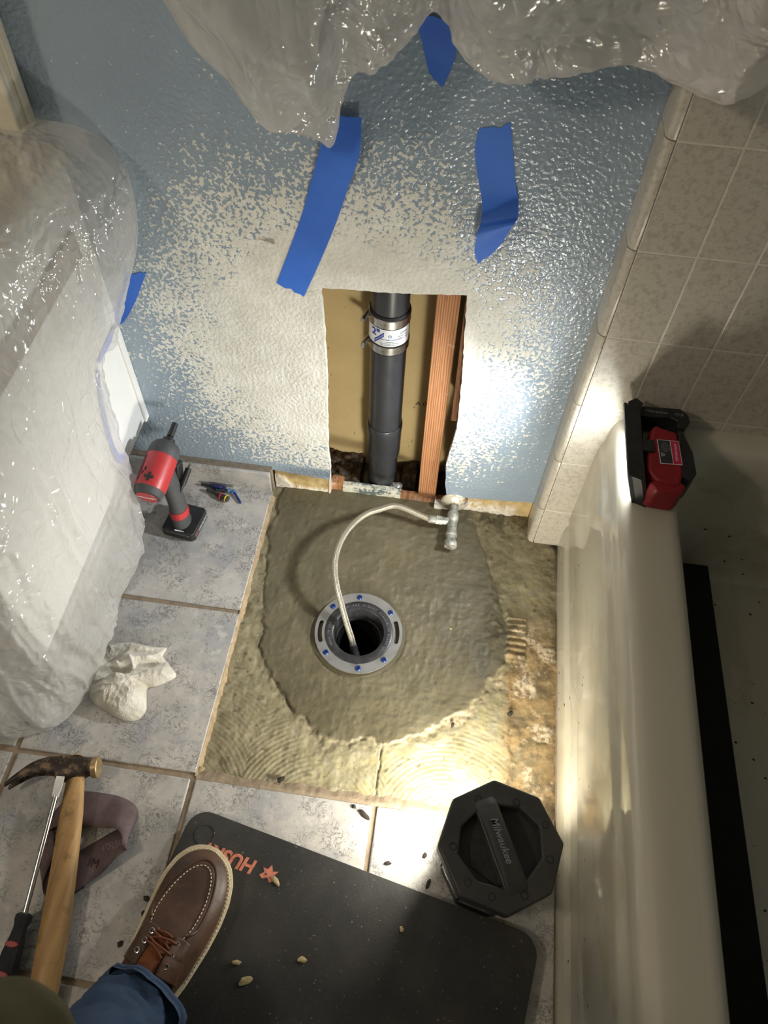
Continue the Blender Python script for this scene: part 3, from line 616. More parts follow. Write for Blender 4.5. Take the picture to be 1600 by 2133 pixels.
# ================================================================== WALL CAVITY
st = tag(box('wall_stud', (0, 0, 0), (.039, .085, .62), MT['wood'], None, .0015, loc=(.0955, .0365, .330)), 'orange wooden stud standing full height in the wall opening', 'stud'); st.rotation_euler = (0, -.010, 0)
st2 = tag(box('wall_stud', (0, 0, 0), (.019, .080, .42), MT['lumber'], None, .0015, loc=(.1315, .040, .480)), 'narrow brown board beside the orange stud, cut off short above the floor', 'stud'); st2.rotation_euler = (0, -.022, 0)
sp = thing('sill_plate', 'paint flecked wooden sill plate across the foot of the wall opening', 'board', (0, 0, 0))
bm = bmesh.new()
def rough_bar(name, x0, x1, y0, y1, z0, z1, m, seed, par):
    nu = 60; V = []; pr = [(y0, z0), (y0, z1*.6), (y0+.0015, z1), (y1, z1), (y1, z0)]
    for x in np.linspace(x0, x1, nu):
        a = float(fbm(np.array([[x*70, seed, 0.0]]), 3, seed)); b = float(fbm(np.array([[x*150, seed, 1.0]]), 2, seed))
        for c, (y, z) in enumerate(pr): V.append((x, y+(.0012*a if c < 3 else 0), max(z+(.0022*a+.001*b if c in (1, 2, 3) else 0), z0)))
    F = [(i*5+c, i*5+(c+1) % 5, (i+1)*5+(c+1) % 5, (i+1)*5+c) for i in range(nu-1) for c in range(5)]+[tuple(range(4, -1, -1)), tuple((nu-1)*5+c for c in range(5))]
    return mk(name, V, F, m, par)
rough_bar('raw_wood_end', -.1145, -.0885, -.0065, .016, -.004, .0275, MT['wood'], 2, sp); rough_bar('painted_face', -.0885, .041, -.0085, .004, -.004, .027, MT['sill'], 5, sp)
rough_bar('bare_face', .041, .150, -.0085, .0, -.004, .026, MT['lumber'], 9, sp)
rough_bar('plaster_lump', .118, .150, -.022, -.009, -.001, .022, MT['gypsum'], 12, sp)
def dirt(name, x0, x1, y0, y1, zb, amp, label, seed):
    nu, nv = 50, 50; X, Y = np.meshgrid(np.linspace(x0, x1, nu), np.linspace(y0, y1, nv), indexing='ij'); X = X.ravel(); Y = Y.ravel(); q = np.stack([X*30, Y*30, 0*X+seed], 1)
    e = np.minimum.reduce([sstep(x0, x0+.006, X)+.3, sstep(x1, x1-.006, X)+.3, sstep(y0, y0+.01, Y), sstep(y1+.03, y1, Y)])
    Z = -.003+(zb+amp*fbm(q, 5, seed)+amp*.5*fbm(q*3, 4, seed+3))*np.clip(e, 0, 1)*(0.55+.45*sstep(y0, y1, Y))
    return tag(mk(name, np.stack([X, Y, Z], 1), grid_faces(nu, nv), MT['dirt'], None, True), label, 'dirt', kind='stuff')
dirt('wet_dirt', -.150, -.052, .012, .085, .030, .022, 'dark wet crumbly dirt left of the black pipe in the wall opening', 5)
dirt('wet_dirt', .034, .074, .010, .085, .028, .016, 'dark wet dirt between the black pipe and the orange stud', 9)
dirt('wet_dirt', .118, .160, .012, .085, .006, .006, 'black dirt in the gap right of the orange stud', 14)

# drain pipe
PX, PY = -.0055, .036
dp = thing('drain_pipe', 'black vertical drain pipe with a clamped coupling inside the wall opening', 'pipe', (PX, PY, 0))
rev('lower_pipe', (0, 0, -.004), (0, 0, 1), [(0, .0310), (.20, .0310)], MT['abs'], dp, 40)
rev('hub', (0, 0, .105), (0, 0, 1), [(0, .0312), (.004, .0335), (.010, .0345), (.018, .0338), (.021, .0350), (.080, .0352), (.085, .0362), (.100, .0362), (.103, .0350), (.103, .0335)], MT['abs'], dp, 40)
rev('riser_pipe', (0, 0, .19), (0, 0, 1), [(0, .0335), (.235, .0335)], MT['abs'], dp, 40)
rev('upper_pipe', (0, 0, .43), (0, 0, 1), [(0, .0335), (.30, .0335)], MT['abs'], dp, 40)
rev('coupling_sleeve', (0, 0, .418), (0, 0, 1), [(0, .0345), (.001, .0360), (.086, .0360), (.088, .0345)], MT['hole'], dp, 40)
rev('floor_collar', (0, .002, -.003), (0, 0, 1), [(0, .044), (.010, .043), (.013, .036), (.012, .031)], MT['abs_ring'], dp, 40)
for z in (.422, .482):
    cb = rev('hose_clamp', (0, 0, z), (0, 0, 1), [(0, .0362), (.0008, .0374), (.0172, .0374), (.018, .0362)], MT['steel'], dp, 48, caps=False)
    a = math.radians(196); ux, uy = math.cos(a), math.sin(a)
    rev('screw_housing', (ux*.040-.004, uy*.040-.012, z+.009), (ux*.040+.004, uy*.040+.016, z+.009), [(0, .0052), (.020, .0052)], MT['steel'], cb, 12)
    rev('clamp_screw', (ux*.040-.006, uy*.040-.018, z+.009), (ux*.040, uy*.040, z+.009), [(0, .0042), (.005, .0048), (.0055, .0025), (.010, .0025)], MT['chrome'], cb, 8)
    for ang in (256, 262):
        a2 = math.radians(ang); rev('band_hole', (.0372*math.cos(a2), .0372*math.sin(a2), z+.009), (.05*math.cos(a2), .05*math.sin(a2), z+.009), [(0, .0008), (.0005, .0008)], MT['hole'], cb, 8)
# serrated edge of the shield: a row of notches
bm = bmesh.new()
for k in range(46):
    a = math.radians(200+k*3.2); M = Matrix.Rotation(a, 3, 'Z'); bm_box(bm, (.0372*math.cos(a), .0372*math.sin(a), .4415), (.0010, .0010, .0022), M)
nt = mkbm('serration', bm, MT['hole'], dp); nt['kind'] = 'stuff'
def wrapR(R, a0, zc):
    return lambda co: Vector(((R+co.z)*math.cos(a0+co.x/R), (R+co.z)*math.sin(a0+co.x/R), zc+co.y))
na = 40; V = []; LR = .0366
for k in range(na+1):
    a = math.radians(196)+math.radians(150)*k/na
    for z in (.4425, .4805): V.append((LR*math.cos(a), LR*math.sin(a), z))
lab = mk('paper_label', V, [(2*k, 2*k+2, 2*k+3, 2*k+1) for k in range(na)], MT['white'], dp, True); lab['label'] = 'white printed paper label'
A0 = math.radians(270)
text('label_print', '2"', .021, MT['blueink'], lab, None, .00015, warp=wrapR(LR+.0003, math.radians(236), .4690), bold=.0007)
V = []; nb = 14
for k in range(nb+1):
    t = k/nb; a = math.radians(232+30*t)
    for s in (0, 1): V.append(((LR+.0003)*math.cos(a), (LR+.0003)*math.sin(a), .4445+.0215*t+(.009 if s else 0)))
mk('label_band', V, [(2*k, 2*k+2, 2*k+3, 2*k+1) for k in range(nb)], MT['blueink'], lab, True)
sh = Matrix(((1, 0, 0), (1.12, 1, 0), (0, 0, 1)))
text('label_print', 'STANDARD', .0062, MT['white'], lab, None, .0001, warp=lambda co: wrapR(LR+.0006, math.radians(247), .4597)(sh @ (co*.64)))
ring = [(.0032*math.cos(t), .0032*math.sin(t)) for t in np.linspace(0, 2*PI, 15)[:-1]]
bm = bmesh.new(); bm_poly(bm, ring, [[(p[0]*.6, p[1]*.6) for p in ring]], 0, .0002); wf = wrapR(LR+.0003, math.radians(279), .4665)
for v in bm.verts: v.co = wf(v.co)
mkbm('label_print', bm, MT['navyink'], lab)
text('label_print', 'NO-HUB COUPLING', .0042, MT['navyink'], lab, None, .0001, warp=wrapR(LR+.0003, math.radians(282), .4585))
for k, s in enumerate(('WARNING', 'DO NOT OVER TIGHTEN', 'USE TORQUE WRENCH')): text('label_print', s, .0030, MT['greyink'], lab, None, .0001, warp=wrapR(LR+.0003, math.radians(278), .4532-.0036*k))
text('label_print', 'CISPI', .0070, MT['greyink'], lab, None, .0001, warp=wrapR(LR+.0003, math.radians(318), .4712), shear=.3)
for k in range(2): text('label_print', 'ASTM C 1277', .0036, MT['greyink'], lab, None, .0001, warp=wrapR(LR+.0003, math.radians(318), .4640-.005*k))
bm = bmesh.new(); bmesh.ops.create_icosphere(bm, subdivisions=3, radius=1.0)
for v in bm.verts: v.co = Vector((v.co.x*.013, v.co.y*.010, v.co.z*.008))*(1+.25*math.sin(v.co.x*5+v.co.y*3)*math.cos(v.co.z*6))
tag(mkbm('plastic_scrap', bm, MT['plastic'], None, True, loc=(.029, .012, .020)), 'crumpled clear plastic scrap at the foot of the black drain pipe', 'scrap')

# ================================================================== CLOSET FLANGE
ZF = .0075
cf = thing('closet_flange', 'round steel and black toilet flange screwed to the wet mortar', 'flange', (0, -.348, ZF))
def circ(r, n=64, a0=0): return [(r*math.cos(a0+2*PI*k/n), r*math.sin(a0+2*PI*k/n)) for k in range(n)]
def slot(r, w_, a1, a2, n=12, cap=5):
    A = np.linspace(a1, a2, n); o = [((r+w_)*math.cos(a), (r+w_)*math.sin(a)) for a in A]
    for k in range(1, cap): t = PI*k/cap; cx, cy = r*math.cos(a2), r*math.sin(a2); o.append((cx+w_*math.cos(a2+t), cy+w_*math.sin(a2+t)))
    o += [((r-w_)*math.cos(a), (r-w_)*math.sin(a)) for a in A[::-1]]
    for k in range(1, cap): t = PI*k/cap; cx, cy = r*math.cos(a1), r*math.sin(a1); o.append((cx+w_*math.cos(a1+PI+t), cy+w_*math.sin(a1+PI+t)))
    return o
R_ = math.radians
sl = [slot(.0765, .0042, R_(172), R_(202)), slot(.0765, .0042, R_(-8), R_(24))]
poly('steel_ring', circ(.0865, 96), [circ(.0675, 80)]+sl, .0005, .0042, MT['stainless'], cf)
poly('backing_ring', circ(.0840, 64), [circ(.066, 60)]+sl, -.006, .0003, MT['hole'], cf)
fn = [(.0672, -.006), (.0672, .0036), (.0660, .0044), (.0520, .0044), (.0500, .0030), (.0462, -.012), (.0448, -.026), (.0436, -.027), (.0424, -.026), (.0424, -.12)]
V = []; n = 72
for (r, z) in fn:
    for k in range(n): V.append((r*math.cos(2*PI*k/n), r*math.sin(2*PI*k/n), z))
F = [(i*n+k, i*n+(k+1) % n, (i+1)*n+(k+1) % n, (i+1)*n+k) for i in range(len(fn)-1) for k in range(n)]
auto_smooth(mk('plastic_hub', V, F, MT['abs_ring'], cf, True), 40)
rev('drain_bore', (0, 0, -.30), (0, 0, 1), [(0, .0423), (.27, .0423)], MT['hole'], cf, 48, caps=False); rev('bore_bottom', (0, 0, -.302), (0, 0, 1), [(0, .045), (.004, .045)], MT['hole'], cf, 32)
for a in (97, 42, -42, -82, -137, 141):
    x, y = .0765*math.cos(R_(a)), .0765*math.sin(R_(a))
    s_ = rev('flange_screw', (x, y, .0042), (x, y, 1), [(0, .0058), (.0010, .0056), (.0026, .0044), (.0027, .0022), (.0012, .0020)], MT['bluescrew'], cf, 20)
    rev('screw_washer', (x, y, .0041), (x, y, 1), [(0, .0066), (.0005, .0066), (.0006, .0058)], MT['stainless'], s_, 20)
def arc_text(s, a_mid, r, size, inward=False):
    n_ = len(s); da = size*.78/r
    for k, ch in enumerate(s):
        if ch == ' ': continue
        a = a_mid+(n_/2-.5-k)*da; ra = Vector((math.cos(a), math.sin(a), 0)); tx = Vector((math.sin(a), -math.cos(a), 0))
        yield ch, frame((ra.x*r, ra.y*r, .0045), tx, ra)
def join_text(name, items, size, m, parent):
    bm = bmesh.new()
    for ch, M in items:
        o = text('t', ch, size, m, parent, M, .0003); bm.from_mesh(o.data); bpy.data.objects.remove(o)
    bm.verts.index_update(); return mkbm(name, bm, m, parent)
MT['absprint'] = simple('raised_grey_lettering', (112, 114, 116), .4)
join_text('raised_lettering', list(arc_text('TOP ABS CLOSET FLANGE', R_(78), .0590, .0068))+list(arc_text('ASTM D2661 UPC', R_(-5), .0590, .0062))+list(arc_text('MADE IN USA', R_(192), .0590, .0060)), .0064, MT['absprint'], cf)['kind'] = 'stuff'

# ================================================================== SUPPLY VALVE AND HOSE
VX = .1605
sv = thing('supply_valve', 'corroded shut-off valve with a rusty wall plate below the wall opening', 'valve', (VX, -.022, .0))
zc = .031
rev('wall_plate', (0, .004, zc), (0, -1, zc), [(0, .0295), (.002, .0292), (.007, .024), (.011, .014), (.012, .0105)], MT['escutcheon'], sv, 40)
rev('stub_pipe', (0, .0, zc), (0, -1, zc), [(0, .0085), (.03, .0085)], MT['valve'], sv, 20)
rev('valve_body', (0, -.024, zc), (.001, -.115, zc-.002), [(0, .0100), (.003, .0118), (.022, .0122), (.026, .0105), (.050, .0102), (.054, .0125), (.060, .0125), (.062, .0105), (.070, .0100), (.074, .0110)], MT['valve'], sv, 24)
rev('handle', (.001, -.096, zc-.002), (.001, -.2, zc-.004), [(0, .0105), (.004, .0128), (.012, .0132), (.016, .0120), (.0165, .0)], MT['valve'], sv, 16, sx=1.05, sy=.9, caps=False)
rev('outlet_nut', (-.009, -.050, zc), (-.05, -.050, zc+.002), [(0, .0090), (.012, .0090), (.0125, .0105), (.026, .0105)], MT['valve'], sv, 6, smooth=False)
hs = thing('supply_hose', 'braided steel water hose arching from the valve into the drain flange', 'hose', (VX-.036, -.072, 0.02))
hp_ = spline([(.1225, -.0722, .032), (.108, -.073, .034), (.085, -.070, .041), (.052, -.066, .052), (.030, -.070, .060), (.005, -.088, .067), (-.022, -.110, .074), (-.047, -.148, .080), (-.062, -.190, .080), (-.0655, -.235, .075), (-.056, -.276, .062), (-.040, -.310, .042), (-.026, -.336, .020), (-.010, -.362, -.008), (.0, -.384, -.040)], 130)
tube('braided_sleeve', hp_, .0062, MT['braid'], hs, 16, world=True)
rev('crimp_collar', tuple(hp_[0]+np.array([.003, 0, 0])), tuple(hp_[6]), [(0, .0085), (.016, .0085), (.018, .0072)], MT['valve'], hs, 20, world=True)
rev('hose_end', tuple(hp_[-9]), tuple(hp_[-1]), [(0, .0066), (.001, .0078), (.018, .0078), (.020, .0095), (.034, .0095)], MT['abs'], hs, 12, world=True)

# ================================================================== BLUE TAPE
def ribbon(name, P, W, m, label, cat, group=None, thick=.0004, nl=40, nw=6, curl=None, seed=0):
    """tape along centre points P with side vectors W (full width)"""
    C = spline(P, nl); Wd = spline(W, nl); V = []
    for k in range(nl):
        for j in range(nw+1):
            t = j/nw-.5; q = C[k]+Wd[k]*t
            if k in (0, nl-1): 
                e = (C[1]-C[0] if k == 0 else C[-1]-C[-2]); e = e/np.linalg.norm(e); q = q+e*.004*float(fbm(np.array([[j*1.3, seed, k*1.0]]), 2, seed))
            V.append(q)
    V = np.array(V); T = np.gradient(C, axis=0); nrm = np.cross(T, Wd); nrm /= np.linalg.norm(nrm, axis=1)[:, None]
    Vb = V+np.repeat(nrm, nw+1, 0)*thick; n0 = len(V); F = [list(q) for q in grid_faces(nl, nw+1)]; F += [[a+n0 for a in q[::-1]] for q in F]
    rg = [i*(nw+1) for i in range(nl)]+[(nl-1)*(nw+1)+j for j in range(1, nw+1)]+[i*(nw+1)+nw for i in range(nl-2, -1, -1)]+[j for j in range(nw-1, 0, -1)]
    F += [[rg[k], rg[(k+1) % len(rg)], rg[(k+1) % len(rg)]+n0, rg[k]+n0] for k in range(len(rg))]
    o = auto_smooth(mk(name, np.vstack([V, Vb]), F, m, None, True), 50)
    return tag(o, label, cat, group)
yt = YW-.0006
ribbon('masking_tape', [(-.0660, yt-.010, .862), (-.0745, yt-.009, .822), (-.0905, yt-.003, .770), (-.112, yt, .70), (-.138, yt, .63), (-.165, yt, .562)], [(.036, -.002, -.001), (.050, -.006, -.012), (.050, 0, -.015), (.048, 0, -.017), (.047, 0, -.018), (.046, 0, -.017)], MT['tape'], 'long slanting strip of blue masking tape hanging from the plastic tip above the wall opening', 'tape', 'strips of blue masking tape', seed=2)
ribbon('masking_tape', [(.124, yt, .862), (.128, yt, .830), (.138, yt-.001, .790), (.147, yt-.004, .762), (.150, yt-.014, .740), (.147, yt-.026, .735), (.143, yt-.024, .715), (.141, yt-.018, .692), (.139, yt-.016, .674)], [(.040, 0, .010), (.050, 0, .006), (.050, 0, .004), (.050, 0, .006), (.050, -.002, .014), (.049, -.002, .020), (.044, .004, .020), (.036, .010, .016), (.018, .008, .012)], MT['tape'], 'short blue masking tape strip with a curled up lower end near the bullnose tiles', 'tape', 'strips of blue masking tape', nl=60, seed=5)
ribbon('masking_tape', [(.036, yt-.004, .985), (.043, yt-.002, .955), (.044, yt, .935), (.043, yt, .912)], [(.05, 0, -.006), (.044, 0, -.014), (.034, 0, -.016), (.018, 0, -.018)], MT['tape'], 'torn piece of blue masking tape sticking out below the upper plastic', 'tape', 'strips of blue masking tape', seed=9)
ribbon('masking_tape', [(-.424, yt, .560), (-.436, yt, .535), (-.455, yt-.001, .500), (-.478, yt-.003, .463), (-.4870, -.055, .443), (-.4865, -.118, .441)], [(.036, 0, .008), (.032, 0, .004), (.026, 0, -.008), (.018, -.006, -.014), (.001, -.008, .014), (.001, -.003, .010)], MT['tape'], 'blue masking tape running from the wall down onto the white cabinet side', 'tape', 'strips of blue masking tape', nl=60, seed=12)
ribbon('masking_tape', [(-.4870, -.128, .433), (-.4870, -.152, .385), (-.4870, -.172, .30), (-.4870, -.170, .245), (-.4870, -.150, .217)], [(.0005, -.010, .004), (.0005, -.012, 0), (.0005, -.014, 0), (.0005, -.016, -.006), (.0005, -.014, -.014)], MT['tape'], 'blue masking tape along the plastic edge low on the white cabinet side', 'tape', 'strips of blue masking tape', seed=15)

# ================================================================== VANITY AND WALL CABINET
vn = thing('vanity_cabinet', 'white wall-hung vanity cabinet half hidden under clear plastic at the left', 'cabinet', (-.86, -.28, .195))
box('added_edge_band', (-.4880, -.2800, .6380), (.008, .440, .046), MT['counter'], vn, .002, world=True); box('body', (-.8475, -.2855, .4730), (.715, .529, .556), MT['vanity'], vn, .005, world=True)  # brown strip added to show a dark band, the counter edge, through the plastic
box('scribe_bead', (-.4880, -.0285, .4730), (.006, .017, .556), MT['vanity'], vn, .0025, world=True)
box('door', (-.68, -.556, .41), (.33, .012, .40), MT['vanity'], vn, .004, world=True); box('door', (-1.02, -.556, .41), (.33, .012, .40), MT['vanity'], vn, .004, world=True)
box('countertop', (-.8480, -.2880, .7640), (.740, .536, .028), MT['cream'], vn, .006, world=True)
wc = thing('wall_cabinet', 'cream framed wall cabinet under plastic at the top left corner', 'cabinet', (-.83, -.075, .80))
box('body', (-.825, -.042, 1.210), (.64, .040, .80), MT['cream'], wc, .004, world=True); box('frame_strip', (-.520, -.066, 1.210), (.030, .010, .80), MT['cream'], wc, .003, world=True); box('door', (-.85, -.066, 1.210), (.60, .010, .76), MT['cream'], wc, .004, world=True)
box('edge_bead', (-.5035, -.040, 1.210), (.005, .016, .80), MT['cream'], wc, .002, world=True)

# ================================================================== PLASTIC SHEETING
def cat(a, n): return spline(a, n)
def sheet_obj(name, ctrl, nu, nv, amp, m, label, seed, fscale=(9, 9, 9), hold=None, pleat=None):
    A = np.array([cat(r, nv) for r in ctrl]); B = np.array([cat(A[:, j], nu) for j in range(nv)]).transpose(1, 0, 2); P = B.reshape(-1, 3)
    du = np.gradient(B, axis=0).reshape(-1, 3); dv = np.gradient(B, axis=1).reshape(-1, 3); N = np.cross(du, dv); N /= np.linalg.norm(N, axis=1)[:, None]+1e-9
    q = P*np.array(fscale); wq = q+.6*np.stack([fbm(q*.7, 2, seed+40), fbm(q*.7, 2, seed+41), fbm(q*.7, 2, seed+42)], 1)
    r1 = fbm(wq, 4, seed, .48, ridge=True); r2 = fbm(wq*2.7, 3, seed+5, .5, ridge=True); lo_ = fbm(P*5, 2, seed+9)
    k = sstep(-.5, .5, fbm(P*6, 2, seed+15))
    r3 = fbm(wq*6.5, 2, seed+7, .5, ridge=True)
    dsp = amp*(.5*lo_+.65*r1*(.4+.6*k)+.42*r2*(.25+.75*k)+.16*r3*k)
    pl = fbm(P*np.array((22, 30, 2.2))+.4*np.stack([fbm(P*4, 2, seed+50)]*3, 1), 2, seed+60, .5, ridge=True); dsp = dsp+amp*pleat(P)*pl if pleat is not None else dsp
    if hold is not None: dsp = dsp*hold(P)
    P = P+N*dsp[:, None]
    U = np.repeat(np.arange(nu), nv); e = sstep(0, 6, U)*1.0
    o = mk(name, P, grid_faces(nu, nv), m, None, True)
    return tag(o, label, 'plastic sheet')
# over the vanity: rows run from the counter out over its edge and down to the floor
lc = [
 [(-0.9500, -0.030, 0.794), (-0.7000, -0.030, 0.806), (-0.5200, -0.030, 0.814), (-0.4250, -0.030, 0.802), (-0.3920, -0.030, 0.757), (-0.3900, -0.030, 0.690), (-0.4050, -0.030, 0.620), (-0.4270, -0.030, 0.570), (-0.4370, -0.030, 0.553)],
 [(-0.9500, -0.070, 0.794), (-0.7000, -0.070, 0.806), (-0.5200, -0.070, 0.814), (-0.4250, -0.070, 0.802), (-0.3850, -0.070, 0.747), (-0.3870, -0.070, 0.670), (-0.4180, -0.070, 0.580), (-0.4520, -0.070, 0.500), (-0.4780, -0.070, 0.452)],
 [(-0.9500, -0.125, 0.794), (-0.7000, -0.125, 0.806), (-0.5200, -0.125, 0.814), (-0.4400, -0.125, 0.790), (-0.4020, -0.125, 0.722), (-0.4050, -0.125, 0.660), (-0.4350, -0.125, 0.570), (-0.4650, -0.125, 0.500), (-0.4845, -0.125, 0.440)],
 [(-0.9500, -0.165, 0.794), (-0.7000, -0.165, 0.806), (-0.5200, -0.165, 0.814), (-0.4450, -0.165, 0.770), (-0.4250, -0.165, 0.682), (-0.4420, -0.165, 0.580), (-0.4740, -0.165, 0.460), (-0.4840, -0.165, 0.360), (-0.4845, -0.165, 0.285)],
 [(-0.9500, -0.205, 0.794), (-0.7000, -0.205, 0.806), (-0.5200, -0.205, 0.814), (-0.4520, -0.205, 0.755), (-0.4380, -0.205, 0.642), (-0.4660, -0.205, 0.500), (-0.4790, -0.205, 0.340), (-0.4710, -0.205, 0.220), (-0.4630, -0.205, 0.150)],
 [(-0.9500, -0.260, 0.794), (-0.7000, -0.260, 0.806), (-0.5200, -0.260, 0.814), (-0.4600, -0.260, 0.740), (-0.4520, -0.260, 0.602), (-0.4700, -0.260, 0.440), (-0.4690, -0.260, 0.270), (-0.4630, -0.260, 0.140), (-0.4700, -0.260, 0.035)],
 [(-0.9500, -0.360, 0.794), (-0.7000, -0.360, 0.806), (-0.5200, -0.360, 0.814), (-0.4700, -0.360, 0.730), (-0.4590, -0.360, 0.582), (-0.4660, -0.360, 0.420), (-0.4730, -0.360, 0.250), (-0.4770, -0.360, 0.110), (-0.4810, -0.360, 0.022)],
 [(-0.9500, -0.460, 0.794), (-0.7000, -0.460, 0.806), (-0.5200, -0.460, 0.814), (-0.4750, -0.460, 0.715), (-0.4620, -0.460, 0.562), (-0.4660, -0.460, 0.400), (-0.4680, -0.460, 0.240), (-0.4670, -0.460, 0.110), (-0.4650, -0.460, 0.045)],
 [(-0.9820, -0.527, 0.786), (-0.7320, -0.527, 0.798), (-0.5520, -0.527, 0.806), (-0.5000, -0.540, 0.705), (-0.4820, -0.540, 0.542), (-0.4800, -0.540, 0.380), (-0.4800, -0.540, 0.230), (-0.4800, -0.560, 0.100), (-0.4810, -0.560, 0.018)],
 [(-1.0300, -0.567, 0.774), (-0.7800, -0.567, 0.786), (-0.6000, -0.567, 0.794), (-0.5800, -0.600, 0.670), (-0.5480, -0.600, 0.512), (-0.5360, -0.600, 0.360), (-0.5300, -0.600, 0.220), (-0.5240, -0.620, 0.100), (-0.5200, -0.620, 0.014)],
 [(-1.0700, -0.600, 0.764), (-0.8200, -0.600, 0.776), (-0.6400, -0.600, 0.784), (-0.6900, -0.650, 0.630), (-0.6550, -0.650, 0.482), (-0.6450, -0.650, 0.340), (-0.6400, -0.650, 0.200), (-0.6380, -0.670, 0.090), (-0.6360, -0.670, 0.012)],
]
def hold_l(P): return .25+.75*sstep(-.022, -.06, P[:, 1])*sstep(.01, .06, P[:, 2])
sheet_obj('plastic_drop_sheet', lc, 380, 420, .012, MT['plastic'], 'large crumpled clear plastic sheet draped over the vanity down to the floor', 11, (8, 8, 6), hold_l, lambda P: .75*sstep(.62, .40, P[:, 2]))
# hanging across the top of the back wall
bx = [-.34, -.29, -.262, -.235, -.205, -.185, -.160, -.130, -.105, -.085, -.068, -.050, -.030, -.008, .016, .036, .052, .075, .104, .142, .19, .246, .286, .347, .385, .43, .50, .58, .66]
bz = [1.10, 1.045, 1.0, .960, .925, .899, .868, .862, .842, .830, .890, .935, .945, .958, .984, 1.004, .985, .962, .948, .951, .966, .982, .972, .976, .992, 1.03, 1.06, 1.09, 1.10]
tc_ = []
for k, (x, z) in enumerate(zip(bx, bz)):
    yb2 = -.100 + (.045*math.exp(-((x+.09)/.03)**2)) + .03*math.exp(-((x-.036)/.03)**2)
    bul = -.135-.035*math.sin(max(x+.1, 0)*5)**2
    if x > .33: yb2 -= .06; bul -= .05
    tc_.append([(x*1.02, -.055-(.06 if x > .33 else 0), 1.55), (x*1.01, bul*.75, 1.36), (x, bul, z+.24), (x, bul-.01, z+.12), (x, yb2-.018, z+.045), (x, yb2, z+.006), (x+.002, yb2+.012, z-.002), (x+.002, min(yb2+.040, -.032 if x < .32 else -.092), z+.016), (x+.002, min(yb2+.050, -.028 if x < .32 else -.086), z+.060)])
sheet_obj('plastic_curtain', tc_, 400, 260, .010, MT['plastic2'], 'hazy plastic sheet hanging puffed out across the top of the back wall', 31, (9, 9, 5), lambda P: .35+.65*sstep(.84, .93, P[:, 2]), lambda P: .35+0*P[:, 2])
rl = tag(tube('curtain_batten', [(-.50, -.050, 1.56), (.3, -.050, 1.56), (.70, -.105, 1.56)], .012, MT['cream'], None, 10), 'cream batten holding the upper plastic sheet on the back wall', 'batten')

# ================================================================== DRILL AND SCREWS
dr = thing('power_screwdriver', 'red and grey cordless screwdriver standing on its black battery by the baseboard', 'power tool', (-.405, -.160, TILE_Z), R_(-8))
def W(*p): return p
tip = np.array((-.412, -.042, .232)); cap_ = np.array((-.427, -.218, .197)); ax = (tip-cap_); AL = np.linalg.norm(ax); ax /= AL
def along(d): return tuple(cap_+ax*d)
rx, ry, ra_, _ = axis_frame(cap_, tip)
rev('rear_cap', along(0), along(.1), [(-.001, .0215), (.001, .0255), (.012, .0290), (.015, .0292)], MT['rubber'], dr, 32, world=True)
cp = rev('cap_badge', along(-.0022), along(.1), [(0, .0205), (.0014, .0205)], MT['red'], dr, 32, world=True)
rev('motor_housing', along(.014), along(.1), [(0, .0294), (.012, .0302), (.055, .0304), (.072, .0298)], MT['red'], dr, 32, world=True)
rev('gear_case', along(.085), along(.1), [(0, .0302), (.003, .0306), (.020, .0292), (.028, .0250), (.032, .0195)], MT['rubber'], dr, 32, world=True)
rev('chuck_collar', along(.116), along(.2), [(0, .0118), (.003, .0126), (.011, .0118), (.013, .0090)], MT['black'], dr, 24, world=True)
bt = rev('bit_holder', along(.128), along(.2), [(0, .0042), (.005, .0042), (.0055, .0066), (.035, .0064), (.036, .005)], MT['black'], dr, 12, world=True)
rev('bit', along(.163), along(.2), [(0, .0028), (.005, .0030), (.010, .0022), (.0140, .0008)], MT['steel'], bt, 8, world=True); bt.children[0].matrix_local = Matrix.Identity(4)
# mode emblem, vents and side stripes on the housing
emb = frame(tuple(np.array(along(.030))+np.array(ry)*.0300-np.array(rx)*.002), rx, ra_)
cx_ = [(-.0022, -.0075), (.0022, -.0075), (.0022, -.0022), (.0075, -.0022), (.0075, .0022), (.0022, .0022), (.0022, .0075), (-.0022, .0075), (-.0022, .0022), (-.0075, .0022), (-.0075, -.0022), (-.0022, -.0022)]; cx_ = [(a*1.2, b*1.2) for a, b in cx_]
def wloc(o):  # world-built child of the tool
    L = Matrix.Translation(dr.location) @ Matrix.Rotation(dr.rotation_euler[2], 4, 'Z'); o.data.transform(L.inverted()); return o
sw = wloc(poly('mode_button', cx_, [], -.001, .0012, MT['black'], dr, emb)); wloc(rev('button_ring', tuple(emb @ Vector((0, 0, .001))), tuple(emb @ Vector((0, 0, 1))), [(0, .0030), (.0008, .0028)], MT['steel'], sw, 16))
for (d, s, l) in ((.045, .010, .005), (.037, .0135, .0045)):
    q = np.array(along(d))+np.array(ry)*math.sqrt(.0296**2-s*s)+np.array(rx)*s; wloc(rev('vent_slot', tuple(q), tuple(q+np.array(ry)), [(0, l), (.0012, l*.9)], MT['hole'], dr, 12, sx=1, sy=.4))
for s in (.0195, .0240):
    q = np.array(along(.050))+np.array(rx)*s+np.array(ry)*math.sqrt(max(.0303**2-s*s, 0)); M = frame(tuple(q), tuple(ax), tuple(np.cross(np.array(rx)*s+np.array(ry)*math.sqrt(.0303**2-s*s), ax)))
    wloc(poly('side_stripe', [(-.026, -.0009), (.026, -.0009), (.026, .0009), (-.026, .0009)], [], -.0002, .0006, MT['rubber'], dr, M))
capn = -np.array(ax)
wloc(text('badge_lettering', 'Milwaukee', .0090, MT['white'], dr, frame(tuple(np.array(along(-.0024))), tuple(rx), tuple(ry)), .0002, shear=.25))
